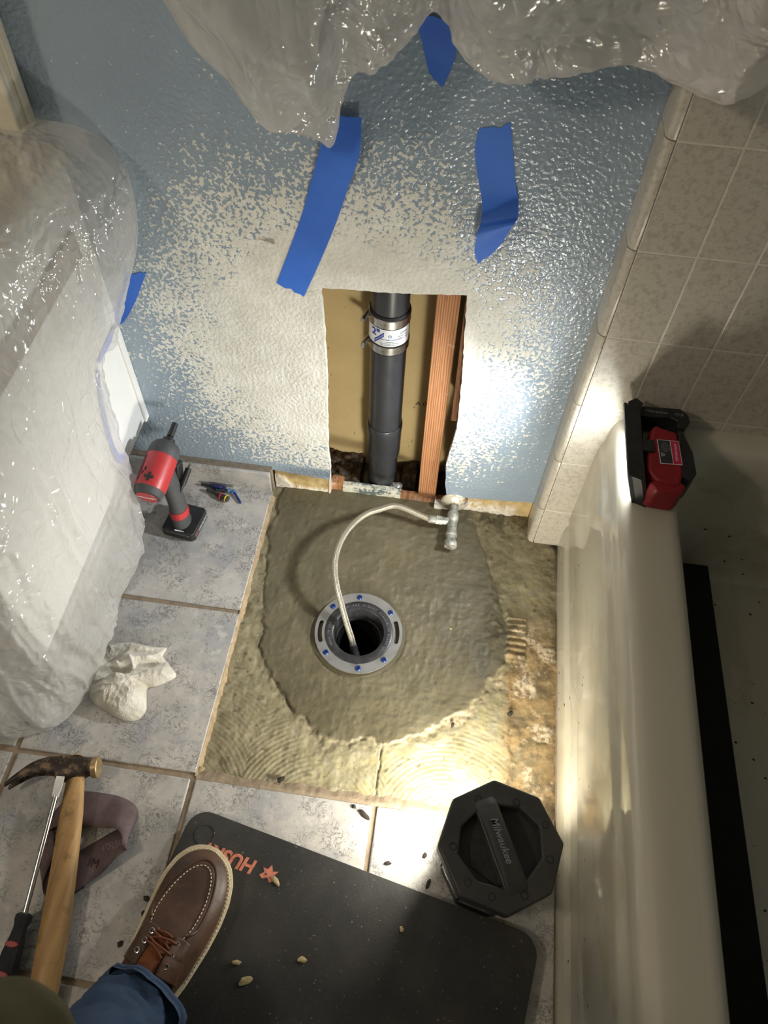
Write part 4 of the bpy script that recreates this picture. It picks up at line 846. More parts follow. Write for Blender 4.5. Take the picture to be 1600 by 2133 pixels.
# grip from the housing down to the battery
gp = [(-.421, -.142, .192), (-.415, -.146, .160), (-.411, -.150, .120), (-.408, -.155, .080), (-.407, -.160, .050), (-.407, -.160, .026)]
gr = tube('grip', spline(gp, 40), np.interp(np.linspace(0, 1, 40), [0, .25, .5, .75, 1], [.0215, .0205, .0205, .0225, .0250]), MT['rubber'], dr, 28, world=True, flat=.82)
tube('grip_band', spline(gp, 40)[24:29], np.interp(np.linspace(.6, .72, 5), [.5, .75], [.0205, .0225])+.0016, MT['red'], dr, 28, world=True, flat=.82)
tg = box('trigger_housing', (-.4080, -.118, .150), (.020, .026, .050), MT['black'], dr, .006, Matrix.Rotation(R_(-20), 3, 'X') @ Matrix.Rotation(R_(-10), 3, 'Z'), world=True)
hb = rev('spare_bit_holder', (-.3935, -.140, .134), (-.378, -.070, .172), [(-.012, .0035), (0, .0038), (.004, .0064), (.038, .0064), (.039, .0045)], MT['black'], dr, 10, world=True)
hbb = rev('bit', (-.3861, -.1065, .1522), (-.378, -.070, .172), [(0, .0028), (.006, .0032), (.013, .0012)], MT['steel'], None, 8); wloc(hbb); hbb.parent = hb
# battery foot
bat = [(-.036, -.030), (.030, -.030), (.036, -.024), (.036, .038), (.030, .044), (-.030, .044), (-.036, .038)]
bo = poly('battery', bat, [], 0, .026, MT['black'], dr); bv = bo.modifiers.new('b', 'BEVEL'); bv.width = .003; bv.segments = 2; bv.harden_normals = True; auto_smooth(bo)
box('battery_label', (.0364, .006, .013), (.0008, .058, .016), MT['rubber'], bo, .0003); 
for k, (s, m_) in enumerate((('M12', 'red'), ('HIGH OUTPUT', 'white'))): text('label_print', s, .0085 if k == 0 else .0060, MT[m_], bo, frame((.0370, -.013 if k == 0 else .015, .013), (0, 1, 0), (0, 0, 1)), .0001)
box('rim_stripe', (0, -.0302, .019), (.052, .0008, .0014), MT['greyink'], bo, .0003)
wloc(mkbm('white_mark', (lambda b: (bm_box(b, (-.4035, -.1868, .036), (.022, .0012, .0035), Matrix.Rotation(R_(12), 3, 'Y')), b)[1])(bmesh.new()), MT['white'], dr))

def screw(name, a, b, L, m, mh, label, cat_, group=None, head=True):
    t = thing(name, label, cat_, tuple((np.array(a)+np.array(b))/2*np.array([1, 1, 0])+np.array([0, 0, TILE_Z])), 0, group)
    d = np.array(b)-np.array(a); n = np.linalg.norm(d); pr = [(0, .0022)]
    k = int(n/.0036)
    for i in range(k): pr += [(n*.06+i*.0034, .0019), (n*.06+i*.0034+.0011, .0031), (n*.06+i*.0034+.0016, .0019)]
    pr = [p for p in pr if p[0] < n*.92]+[(n, .0004)]
    rev('threaded_shank', a, b, pr, m, t, 14, world=True)
    if head: rev('hex_head', a, b, [(-.006, .0036), (-.0015, .0042), (-.0013, .0060), (0, .0060)], mh, t, 12, world=True)
    return t
z0 = TILE_Z
screw('concrete_screw', (-.3225, -.0575, z0+.0065), (-.3010, -.0835, z0+.0035), 0, MT['bluescrew'], MT['paleblue'], 'blue concrete screw pointing toward the bare slab, rightmost of the small pile', 'screw', 'small fasteners by the baseboard')
screw('concrete_screw', (-.3365, -.0545, z0+.0065), (-.368, -.0560, z0+.0035), 0, MT['abs'], MT['paleblue'], 'dark screw with a pale blue head in the middle of the small pile', 'screw', 'small fasteners by the baseboard')
an = thing('nut_setter', 'navy blue magnetic nut setter lying against the tile baseboard', 'nut setter', (-.358, -.0485, z0), 0)
rev('sleeve', (-.3755, -.0480, z0+.0062), (-.343, -.0500, z0+.0062), [(0, .0058), (.001, .0062), (.022, .0062), (.023, .0052), (.032, .0050)], MT['navy'], an, 16, world=True); rev('hex_shank', (-.400, -.0465, z0+.0062), (-.3755, -.0480, z0+.0062), [(0, .0032), (.026, .0032)], MT['abs'], an, 6, world=True, smooth=False)
bd = thing('drill_bit_adapter', 'black bit adapter with red and yellow rings on the grey tile', 'bit adapter', (-.352, -.071, z0), 0)
pA, pB = np.array((-.382, -.0605, z0+.0070)), np.array((-.3310, -.0790, z0+.0075)); dB = (pB-pA)/np.linalg.norm(pB-pA); LB = np.linalg.norm(pB-pA)
rev('shaft', tuple(pA), tuple(pB), [(-.001, .0036), (.006, .0044), (.0065, .0034), (.020, .0034), (.030, .0062), (LB, .0070)], MT['abs'], bd, 16, world=True)
for d, m_ in ((LB*.62, 'redband'), (LB*.88, 'yellow')): rev('colour_ring', tuple(pA+dB*d), tuple(pB), [(0, .0068), (.0004, .0074), (.0030, .0074), (.0034, .0068)], MT[m_], bd, 20, world=True)

# ================================================================== TOWEL
nu, nv = 150, 150; u = np.linspace(-1, 1, nu); U, Vv = np.meshgrid(u, u, indexing='ij'); U = U.ravel(); Vv = Vv.ravel()
out_t = np.array([(-.470, -.448), (-.430, -.438), (-.384, -.440), (-.361, -.437), (-.362, -.455), (-.345, -.470), (-.326, -.490), (-.342, -.506), (-.358, -.516), (-.372, -.522), (-.366, -.545), (-.362, -.566), (-.374, -.584), (-.402, -.586), (-.434, -.574), (-.466, -.560), (-.482, -.53), (-.486, -.49)])
ang = np.arctan2(Vv, U); rad_ = np.maximum(np.abs(U), np.abs(Vv)); oc = spline(np.vstack([out_t, out_t[:1]]), 361); ctr = np.array((-.412, -.508))
oa = np.arctan2(oc[:, 1]-ctr[1], oc[:, 0]-ctr[0]); orr = np.hypot(oc[:, 0]-ctr[0], oc[:, 1]-ctr[1]); od = np.argsort(oa); R1 = np.interp(ang, oa[od], orr[od], period=2*PI)
tx = ctr[0]+np.cos(ang)*rad_*R1; ty = ctr[1]+np.sin(ang)*rad_*R1; q = np.stack([tx, ty, 0*tx], 1)
edge = np.sqrt(np.clip(1-rad_**3.0, 0, 1))
crease = np.exp(-((ty+.512-.45*(tx+.44)+.006*np.sin(tx*90))/.008)**2)*sstep(-.345, -.375, tx)
f1 = np.sin((ty*1.0-.35*tx+.012*fbm(q*18, 2, 3))*2*PI/.034)*sstep(-.515, -.49, ty+.4*(tx+.42)*-1)
fr1 = fbm(q*np.array((15, 21, 1))+.5*np.stack([fbm(q*12, 2, 61), fbm(q*12, 2, 62), 0*tx], 1), 2, 63, .4, True); fr2 = fbm(q*46, 3, 65, .5, True)
hz = edge*(.016+.010*sstep(-.36, -.44, tx)+.013*fr1+.0035*fr2+.007*f1+.014*np.exp(-((tx+.405)/.03)**2-((ty+.548)/.028)**2)) - crease*.014*edge
hz = np.maximum(hz, .0022)+.0012*fbm(q*160, 3, 8)
top = np.stack([tx, ty, TILE_Z+np.maximum(hz, .0012)], 1); botm = np.stack([tx, ty, 0*tx+TILE_Z+.0004], 1); n0 = len(top)
F = [list(q) for q in grid_faces(nu, nv)]; rg = [i*nv for i in range(nu)]+[(nu-1)*nv+j for j in range(1, nv)]+[i*nv+nv-1 for i in range(nu-2, -1, -1)]+[j for j in range(nv-2, 0, -1)]
F += [[rg[k], rg[(k+1) % len(rg)], rg[(k+1) % len(rg)]+n0, rg[k]+n0] for k in range(len(rg))]+[[a+n0 for a in rg[::-1]]]
tag(mk('towel', np.vstack([top, botm]), F, MT['towel'], None, True), 'crumpled white terry towel lying on the grey tiles beside the plastic', 'towel')

# ================================================================== HAMMER, SCREWDRIVER, BELT
hm = thing('claw_hammer', 'old claw hammer with a worn wooden handle lying on the tiles', 'hammer', (-.42, -.86, TILE_Z))
hA, hB = np.array((-.436, -.690, .042)), np.array((-.369, -1.03, .0290)); nh = 50; t = np.linspace(0, 1, nh); Ph = hA+(hB-hA)*t[:, None]; Ph[:, 0] += .004*np.sin(t*3); rh = np.interp(t, [0, .08, .2, .5, .8, 1], [.0130, .0160, .0190, .0215, .0230, .0215])
tube('handle', Ph, rh, MT['hickory'], hm, 20, world=True, flat=.66)
hd = (hB-hA)/np.linalg.norm(hB-hA); hs_ = np.array((-hd[1], hd[0], 0))*-1; hs_ = hs_/np.linalg.norm(hs_)   # toward the striking face (+x)
if hs_[0] < 0: hs_ = -hs_
def HL(a, b, c): return tuple(hA+hs_*a+hd*b+np.array((0, 0, c)))
# head lofted: neck, poll, face on one side, claw on the other
secs = [(.026, .0145, .0130, -.002), (.020, .0140, .0125, -.002), (.015, .0165, .0140, -.002), (.0, .0205, .0150, -.002), (-.018, .0215, .0145, -.001), (-.032, .0180, .0130, -.001)]
V = []; n = 14
for (a, rb, rc, off) in secs:
    for k in range(n):
        th_ = 2*PI*k/n; V.append(HL(a, off+rb*math.copysign(abs(math.cos(th_))**.7, math.cos(th_)), rc*math.copysign(abs(math.sin(th_))**.7, math.sin(th_))))
F = [(i*n+k, i*n+(k+1) % n, (i+1)*n+(k+1) % n, (i+1)*n+k) for i in range(len(secs)-1) for k in range(n)]+[tuple(range(n)), tuple((len(secs)-1)*n+k for k in range(n-1, -1, -1))]
hh = auto_smooth(mk('head', V, F, MT['hammer'], hm, True, world=True), 50)
rev('striking_face', HL(.025, -.002, 0), HL(.06, -.002, 0), [(0, .0140), (.002, .0175), (.011, .0180), (.0125, .0165)], MT['brass'], hm, 24, world=True)
for s in (1, -1):
    cp_ = spline([(-.026, -.006, .004*s), (-.050, -.008, .006*s), (-.074, -.003, .008*s), (-.096, .010, .009*s), (-.112, .022, .0095*s)], 24)
    nn = 8; V = []; 
    for i, (a, b, c) in enumerate(cp_):
        tt = i/23; w_ = .0175*(1-tt)+.004*tt; hgt = .0068*(1-tt*.4)
        for k in range(nn): th_ = 2*PI*k/nn; V.append(HL(a, b+w_*math.cos(th_), c+hgt*math.sin(th_)))
    F = [(i*nn+k, i*nn+(k+1) % nn, (i+1)*nn+(k+1) % nn, (i+1)*nn+k) for i in range(23) for k in range(nn)]+[tuple(range(nn)), tuple(23*nn+k for k in range(nn-1, -1, -1))]
    auto_smooth(mk('claw', V, F, MT['hammer'], hm, True, world=True), 60)
rev('eye_wedge', HL(-.002, -.0220, 0), HL(-.002, -.05, 0), [(0, .011), (.002, .010)], MT['hickory'], hm, 16, world=True, sx=.7)
sd_ = thing('flat_screwdriver', 'flat screwdriver with a black and red handle resting across the hammer', 'screwdriver', (-.45, -.85, TILE_Z))
s0, s1, s2 = np.array((-.449, -.7100, .066)), np.array((-.437, -.915, .038)), np.array((-.436, -1.035, .030)); dv_ = (s1-s0)/np.linalg.norm(s1-s0); Ls = np.linalg.norm(s1-s0)
rev('shaft', tuple(s0+dv_*.030), tuple(s1), [(0, .0044), (.004, .0042), (Ls-.030, .0042)], MT['chrome'], sd_, 14, world=True)
V = []; wv = np.cross(dv_, (0, 0, 1)); wv /= np.linalg.norm(wv); uvv = np.cross(wv, dv_)
for (d, w_, th_) in ((0, .0066, .0008), (.008, .0070, .0012), (.020, .0060, .0026), (.033, .0042, .0040)):
    for (a, b) in ((-1, -1), (1, -1), (1, 1), (-1, 1)): V.append(tuple(s0+dv_*d+wv*a*w_+uvv*b*th_))
mk('blade_tip', V, [(i*4+k, i*4+(k+1) % 4, (i+1)*4+(k+1) % 4, (i+1)*4+k) for i in range(3) for k in range(4)]+[(3, 2, 1, 0), (12, 13, 14, 15)], MT['blade'], sd_, world=True)
hdv = (s2-s1)/np.linalg.norm(s2-s1)
hg = rev('grip', tuple(s1-hdv*.004), tuple(s2), [(0, .0085), (.003, .0135), (.010, .0138), (.018, .0112), (.030, .0120), (.055, .0165), (.095, .0172), (.115, .014), (.120, .008)], MT['black'], sd_, 8, world=True)
for k in (0, 1): 
    q = s1+hdv*(.040+.040*k)+np.array((.0, 0, .0128+.0035*k)); rev('red_inset', tuple(q), tuple(q+np.array((0, 0, 1))), [(0, .0058), (.002, .0050)], MT['deepred'], sd_, 12, world=True, sx=.8, sy=1.9)
# abrasive belt, a loop standing on its edge and leaning over
bl = thing('sanding_belt', 'dull maroon sanding belt looped on the tiles under the hammer', 'sanding belt', (-.39, -.78, TILE_Z))
lp = spline([(-.455, -.800, 0), (-.452, -.745, 0), (-.425, -.728, 0), (-.390, -.725, 0), (-.357, -.727, 0), (-.330, -.736, 0), (-.3195, -.752, 0), (-.326, -.770, 0), (-.350, -.790, 0), (-.380, -.815, 0), (-.410, -.842, 0), (-.440, -.850, 0), (-.455, -.830, 0), (-.455, -.800, 0)], 120)
# tilt of the band: upright at the right bend, laid almost flat along the two runs
V = []; wd = .058
for k, p in enumerate(lp):
    s = k/119
    if p[1] > -.765: dirv = np.array((-.05, -.80, .60)); base = p+np.array((0, .008, 0.0))
    else: dirv = np.array((.42, -.62, .66)); base = p+np.array((-.010, .018, 0))
    wgt = sstep(-.752, -.776, p[1]); flt_ = .30+.70*sstep(-.375, -.335, p[0]); d1 = np.array((-.05, -.86, .52*flt_)); d2 = np.array((.46, -.72, .54*flt_)); dirv = d1*(1-wgt)+d2*wgt
    dirv = dirv/np.linalg.norm(dirv); off = np.array((0, .010, 0))*(1-wgt)+np.array((-.008, .012, 0))*wgt
    for j in range(5): V.append(p+off+dirv*wd*j/4+np.array((0, 0, TILE_Z+.001)))
V = np.array(V)
belt = mk('belt_band', V, grid_faces(120, 5), MT['belt'], bl, True, world=True); so = belt.modifiers.new('s', 'SOLIDIFY'); so.thickness = .0010; so.offset = 0
pm = V.reshape(120, 5, 3)
def belt_text(s, k0, j, size, m_):
    c0 = pm[k0, 2]; xa = pm[k0-8, 2]-pm[k0+8, 2]; xa = -xa/np.linalg.norm(xa); ya_ = pm[k0, 4]-pm[k0, 0]; ya_ /= np.linalg.norm(ya_)
    n_ = np.cross(xa, ya_); sgn = 1 if n_[2] > 0 else -1
    M = frame(tuple(c0+ya_*j+n_*sgn*.0012), tuple(xa if sgn > 0 else -xa), tuple(ya_)); o = text('print', s, size, MT[m_], bl, M, .0001); o.data.transform(Matrix.Translation(-bl.location)); return o
kk = int(np.argmin(np.abs(lp[:, 0]+.372)+100*(lp[:, 1] > -.77)))
def belt_text2(s, px, py, m_, size, a):
    k0 = int(np.argmin(np.linalg.norm(lp[:, :2]-np.array((px, py)), axis=1)+10*(lp[:, 1] > -.765)))
    e1 = pm[min(k0+6, 119), 2]-pm[max(k0-6, 0), 2]; e1 /= np.linalg.norm(e1); e2 = pm[k0, 4]-pm[k0, 0]; e2 /= np.linalg.norm(e2); nn_ = np.cross(e1, e2); nn_ /= np.linalg.norm(nn_)
    if nn_[2] < 0: nn_ = -nn_
    xx = np.array((math.cos(a), math.sin(a), 0)); xx = xx-nn_*(xx@nn_); yy_ = np.cross(nn_, xx)
    o = text('belt_print', s, size, MT[m_], bl, frame(tuple(pm[k0, 2]+nn_*.0008), tuple(xx), tuple(yy_)), .0001); o.data.transform(Matrix.Translation(-bl.location)); return o
belt_text2('0S0P', -.345, -.787, 'beltprint', .020, R_(4)); belt_text2('NIUM S', -.378, -.814, 'beltprint2', .020, R_(-2))

# ================================================================== KNEELING MAT
mt = thing('kneeling_mat', 'black foam kneeling mat with faded orange lettering under the shoe', 'mat', (.032, -.972, TILE_Z), R_(-11.2))
def rrect(w_, d_, r, n=8):
    o = []
    for (cx, cy, a0) in ((w_/2-r, d_/2-r, 0), (-w_/2+r, d_/2-r, PI/2), (-w_/2+r, -d_/2+r, PI), (w_/2-r, -d_/2+r, 3*PI/2)):
        for k in range(n): q = a0+PI/2*k/(n-1); o.append((cx+r*math.cos(q), cy+r*math.sin(q)))
    return o
MW, MD = .598, .400
pad = poly('pad', rrect(MW, MD, .034), [], 0, .022, MT['foam'], mt); bv = pad.modifiers.new('b', 'BEVEL'); bv.width = .006; bv.segments = 3; bv.limit_method = 'ANGLE'; bv.harden_normals = True; auto_smooth(pad, 40)
zt = .0223
mp = lambda x, y: (mt.matrix_basis.inverted() @ Vector((x, y, 0)))
mt_m = Matrix.Translation(mt.location) @ Matrix.Rotation(R_(-11.2), 4, 'Z')
def to_mat(x, y): q = mt_m.inverted() @ Vector((x, y, 0)); return (q.x, q.y, zt)
q = to_mat(-.146, -.788); text('lettering', 'HUSKY', .0300, MT['orangeprint'], mt, frame(q, (-1, 0, 0), (0, -1, 0)), .0002, shear=.18, space=1.0, bold=.0011)
q = to_mat(-.0745, -.8035); lg = [(-.014, .004), (-.004, .012), (.002, .006), (.010, .010), (.016, .006), (.010, .000), (.014, -.006), (.006, -.006), (.002, -.014), (-.003, -.005), (-.012, -.008), (-.007, .000)]
poly('dog_emblem', [(q[0]-a, q[1]-b) for a, b in lg], [[(q[0]-a, q[1]-b) for a, b in ((.004, .002), (.008, .004), (.008, .000))]], zt-.0002, zt+.0002, MT['orangeprint'], mt)
poly('corner_disc', [(-MW/2+.036+.017*math.cos(a), MD/2-.036+.017*math.sin(a)) for a in np.linspace(0, 2*PI, 25)[:-1]], [[(-MW/2+.036+.0155*math.cos(a), MD/2-.036+.0155*math.sin(a)) for a in np.linspace(0, 2*PI, 25)[:-1]]], zt-.0004, zt+.0006, MT['foam'], mt)
def flake(name, x, y, z, sx_, sy_, sz_, m, label, cat_, seed, group=None, rot=None):
    bm = bmesh.new(); bmesh.ops.create_icosphere(bm, subdivisions=2, radius=1.0); r = random.Random(seed)
    for v in bm.verts:
        k = 1+r.uniform(-.28, .28); v.co = Vector((v.co.x*sx_*k, v.co.y*sy_*k, v.co.z*sz_))
    o = mkbm(name, bm, m, None, False, loc=(x, y, z+sz_*.97)); o.rotation_euler = (0, 0, rot if rot is not None else r.uniform(0, 3)); return tag(o, label, cat_, group)
zm = TILE_Z+.0222
for k, (x, y, a, b, lb) in enumerate(((-.063, -.812, .009, .004, 'pale plaster flake just below the orange dog emblem on the mat'), (-.097, -.931, .007, .003, 'small tan plaster flake right of the laces on the mat'), (-.079, -.953, .005, .010, 'upright tan plaster flake nearest the jeans on the mat'), (.146, -.852, .0045, .003, 'tiny white plaster chip in the middle of the mat'), (.0, -.914, .008, .004, 'grey curl of debris near the centre of the mat'))):
    flake('plaster_flake', x, y, zm, a, b, .0014, MT['flake'], lb, 'debris', 50+k, 'flakes on the mat')
for k, (x, y, a, b, lb) in enumerate(((.062, -.686, .011, .004, 'twig-like dark crumb on the tile edge above the mat'), (.043, -.676, .004, .003, 'small dark crumb near the grout line above the mat'), (.113, -.757, .006, .003, 'dark crumb on the tile between mat and lantern'), (.172, -.737, .005, .003, 'dark crumb closest to the upper left corner of the lantern'), (.182, -.779, .007, .003, 'dark elongated crumb beside the lower side of the lantern'), (-.265, -.863, .006, .004, 'dark green crumb beside the toe of the shoe'), (-.262, -.885, .005, .005, 'second dark crumb below it beside the shoe'), (-.286, -.93, .005, .004, 'dark crumb nearest the jeans on the left tile'))):
    flake('dirt_crumb', x, y, TILE_Z, a, b, .002, MT['crumb'], lb, 'debris', 70+k, 'crumbs on the floor tiles')
# small stones and chips on the bare slab
zs = .003
for k, (x, y, a, lb) in enumerate(((-.235, -.650, .006, 'pale mortar lump in the near left corner of the bare slab'), (-.092, -.647, .007, 'grey pebble at the near edge of the bare slab'), (.305, -.468, .006, 'dark hollow chip on the yellowed slab beside the stained strip'), (.20, -.505, .005, 'dark chip at the near right rim of the fresh mortar'), (.180, -.310, .003, 'tiny white chip on the fresh mortar right of the flange'))):
    flake('mortar_chip', x, y, zs, a, a*.7, a*.4, MT['flake'] if k in (0, 4) else MT['crumb'], lb, 'debris', 90+k, 'chips on the bare slab')

# ================================================================== LANTERN
la = thing('work_lantern', 'black octagonal work lantern with a top handle standing beside the tub', 'lantern', (.2705, -.7430, TILE_Z))
V8 = lambda r, a0=9: [(r*math.cos(R_(a0+45*k)), r*math.sin(R_(a0+45*k))) for k in range(8)]
bs = poly('base', V8(.0720), [], 0, .040, MT['black'], la); bv = bs.modifiers.new('b', 'BEVEL'); bv.width = .003; bv.segments = 2; bv.harden_normals = True; auto_smooth(bs)
poly('lens_floor', V8(.0735), [], .040, .046, MT['black'], la); poly('core', V8(.042), [], .046, .150, MT['black'], la)
vb = V8(.0745)
for k in range(8):
    a, b = vb[k], vb[(k+1) % 8]; mx = .5*(a[0]+b[0]); my = .5*(a[1]+b[1]); nrm_ = math.degrees(math.atan2(my, mx)); lit = 60 < nrm_ < 175
    f_ = .965; q = [(mx+(a[0]-mx)*f_, my+(a[1]-my)*f_), (mx+(b[0]-mx)*f_, my+(b[1]-my)*f_)]; inn = [(p[0]*.975, p[1]*.975) for p in q]
    poly('lens_pane', [q[0], q[1], inn[1], inn[0]], [], .0465, .1500, MT['lit_pane'] if lit else MT['lens'], la)
    if lit: area_lamp('lantern_led', la, (mx*1.03, my*1.03, .098), (mx, my, 0), (0, 0, 1), .048, .095, LANTERN_LIGHT*(.34 if nrm_ < 90 else .62 if nrm_ > 150 else 1.1), (1.0, .95, .84), 165)
    e = Vector((b[0]-a[0], b[1]-a[1], 0)).normalized()
    if not lit:
        bm = bmesh.new()
        for j in range(3):
            for s in (1, -1):
                c = Vector((mx*.88, my*.88, .068+.030*j)); ln = Vector((e.x*.030, e.y*.030, .026*s)); M = frame((0, 0, 0), tuple(ln), (mx, my, 0)).to_3x3(); bm_box(bm, tuple(c), (.050, .006, .0022), M)
        mkbm('reflector', bm, MT['reflector'], la)
    bm = bmesh.new(); bm_box(bm, (a[0]*.99, a[1]*.99, .098), (.005, .005, .104), Matrix.Rotation(math.atan2(a[1], a[0]), 3, 'Z')); mkbm('corner_post', bm, MT['black'], la)
cz0, cz1 = .150, .192
capo = V8(.0930); wells = []
hdir = Vector((.078, -.168, 0)).normalized(); hn = Vector((-hdir.y, hdir.x, 0))   # handle runs from far left to near right
def hp2(a, b): q = hdir*a+hn*b; return (q.x, q.y)
for s in (1, -1): wells.append([hp2(-.052, s*.018), hp2(-.040, s*.046), hp2(-.006, s*.064), hp2(.034, s*.050), hp2(.054, s*.018)])
tc1 = poly('top_cap', capo, wells, cz0+.012, cz1, MT['charcoal'], la); bv = tc1.modifiers.new('b', 'BEVEL'); bv.width = .0035; bv.segments = 2; bv.limit_method = 'ANGLE'; bv.harden_normals = True; auto_smooth(tc1)
poly('cap_floor', V8(.0880), [], cz0, cz0+.018, MT['charcoal'], la)
bm = bmesh.new(); V = []
hx = spline([(-.074, 0, cz1-.006), (-.058, 0, cz1+.004), (-.030, 0, cz1+.010), (0, 0, cz1+.011), (.030, 0, cz1+.010), (.058, 0, cz1+.004), (.074, 0, cz1-.006)], 26)
for (a, _, z) in hx:
    wv_ = .0145+.004*abs(a/.074)**3
    for (b, dz) in ((-1, -.010), (-1, -.003), (-.72, .001), (.72, .001), (1, -.003), (1, -.010)): p = hp2(a, b*wv_); V.append((p[0], p[1], z+dz))
F = [(i*6+k, i*6+(k+1) % 6, (i+1)*6+(k+1) % 6, (i+1)*6+k) for i in range(25) for k in range(6)]+[tuple(range(5, -1, -1)), tuple(25*6+k for k in range(6))]
hd_ = auto_smooth(mk('handle', V, F, MT['charcoal'], la, True), 40)
M = frame(tuple(hp2(-.004, 0))+(cz1+.0122,), tuple(hdir), tuple(-hn) if hdir.cross(-hn).z > 0 else tuple(hn)); text('lettering', 'Milwaukee', .0150, MT['greyink'], hd_, M, .0006, shear=.25, bold=.0003)
for k, (r, a) in enumerate(((.070, 122), (.066, 72), (.074, 30), (.072, 352), (.071, 262), (.072, 300), (.072, 232), (.070, 190))):
    p = (r*math.cos(R_(a)), r*math.sin(R_(a))); rev('screw_well', (p[0], p[1], cz1-.0006), (p[0], p[1], 1), [(0, .0056), (.0010, .0056), (.0012, .0046), (.0004, .0044)], MT['hole'], la, 16)
q = [hp2(.010, -.050), hp2(.046, -.024), hp2(.050, -.014), hp2(-.018, -.014), hp2(-.024, -.036)]
poly('pocket_plate', q, [], cz0+.018, cz0+.0215, MT['abs_ring'], la)

# ================================================================== FLOOD LIGHT ON THE TUB RIM
ff = thing('flood_light', 'red and black cordless flood light lying on the tub rim against the tiles', 'work light', (.4045, -.262, .4162))
def fbx(name, x0, x1, y0, y1, z0, z1, m, bev=.004, par=None): return box(name, ((x0+x1)/2, (y0+y1)/2, (z0+z1)/2), (x1-x0, y1-y0, z1-z0), MT[m], par or ff, bev)
def xpoly(name, pts, z0, z1, m, par=None, bev=.003):
    o = poly(name, pts, [], z0, z1, MT[m], par or ff); b = o.modifiers.new('b', 'BEVEL'); b.width = bev; b.segments = 2; b.limit_method = 'ANGLE'; b.harden_normals = True; return auto_smooth(o)
hf = xpoly('head_frame', [(-.006, .006), (.010, .000), (.016, .004), (.016, .140), (.022, .160), (.012, .170), (-.002, .160), (-.006, .120)], 0, .066, 'black')
for v in hf.data.vertices:
    if v.co.x < .02: v.co.x += .026*(1-v.co.z/.066)
for y_ in (.011, .150): box('lens_lip', (.0060, y_, .033), (.0075, .012, .068), MT['black'], ff, .001, M=Matrix.Rotation(R_(-21.5), 3, 'Y'))
ln_ = box('lens', (.0058, .082, .033), (.0020, .118, .050), MT['lit_lens'], ff, M=Matrix.Rotation(R_(-21.5), 3, 'Y'))
for z, xo in ((.0035, .0175), (.064, -.0065)): fbx('lens_lip', xo-.003, xo+.003, .006, .156, z-.003, z+.003, 'black', .001)
area_lamp('flood_led', ff, (.0040, .080, .0325), (-.915, -.11, -.39), (0, 0, 1), .110, .044, FLOOD_LIGHT, (.94, .97, 1.0), 98)
xpoly('carry_handle', [(.014, .150), (.020, .168), (.088, .172), (.100, .160), (.102, .146), (.092, .128), (.078, .130), (.080, .144), (.070, .150), (.030, .146)], .012, .052, 'black')
bd_ = xpoly('housing', [(.022, .030), (.034, .010), (.056, .004), (.072, .006), (.078, .028), (.076, .112), (.052, .118), (.042, .124), (.034, .112), (.028, .080)], .006, .060, 'deepred', bev=.006)
xpoly('battery', [(.074, .024), (.090, .020), (.100, .034), (.098, .078), (.092, .098), (.086, .120), (.076, .120)], .002, .058, 'black', bev=.005)
fbx('clip_block', .016, .036, .062, .086, .004, .064, 'black', .002)
xpoly('foot', [(.024, .006), (.036, -.006), (.070, -.008), (.082, .004), (.076, .016), (.034, .014)], .006, .056, 'deepred', bev=.005)
lbz = .0603
lb_ = poly('warning_label', [(.043, .042), (.077, .044), (.075, .092), (.041, .090)], [], lbz, lbz+.0004, MT['white'], ff)
poly('label_panel', [(.0440, .0430), (.0625, .0442), (.0605, .0902), (.0420, .0890)], [], lbz+.0004, lbz+.0007, MT['blacklabel'], lb_); poly('label_panel', [(.0635, .0440), (.0760, .0450), (.0742, .0910), (.0617, .0902)], [], lbz+.0004, lbz+.0007, MT['pinklabel'], lb_)
tri = [(.0455, .0560), (.0455, .0640), (.0520, .0600)]; poly('label_symbol', tri, [[(.0463, .0573), (.0463, .0627), (.0507, .0600)]], lbz+.0007, lbz+.0009, MT['white'], lb_)
for k in range(5): text('label_print', ('WARNING', 'READ MANUAL', 'DO NOT LOOK', 'INTO LIGHT', 'KEEP DRY')[k], .0030, MT['greyink'], lb_, frame((.0478+.0030*k, .0760, lbz+.0008), (0, 1, 0), (-1, 0, 0)), .0001)
text('label_print', 'M18 LED LIGHT', .0050, MT['white'], lb_, frame((.0690, .0680, lbz+.0008), (0, 1, 0), (-1, 0, 0)), .0001)
hnd = [o for o in ff.children if o.name.startswith('carry_handle')][0]
text('lettering', 'Milwaukee', .0085, MT['greyink'], hnd, frame((.048, .158, .0522), (1, 0, 0), (0, 1, 0)), .0002); text('lettering', 'M18', .0080, MT['greyink'], hnd, frame((.084, .157, .0522), (1, 0, 0), (0, 1, 0)), .0002)

# ================================================================== PERSON
pe = thing('person', 'person in a brown lace-up shoe, blue jeans and olive top standing on the black mat', 'person', (-.19, -.93, zm))
# shoe frame: origin under ball of the foot, +t toward toe
TOE = np.array((-.1690, -.786)); HEEL = np.array((-.258, -1.075)); tv = TOE-HEEL; SL = np.linalg.norm(tv); tv /= SL; sv_ = np.array((tv[1], -tv[0]))
def SP(d, s, z): q = HEEL+tv*d+sv_*s; return (q[0], q[1], zm+z)
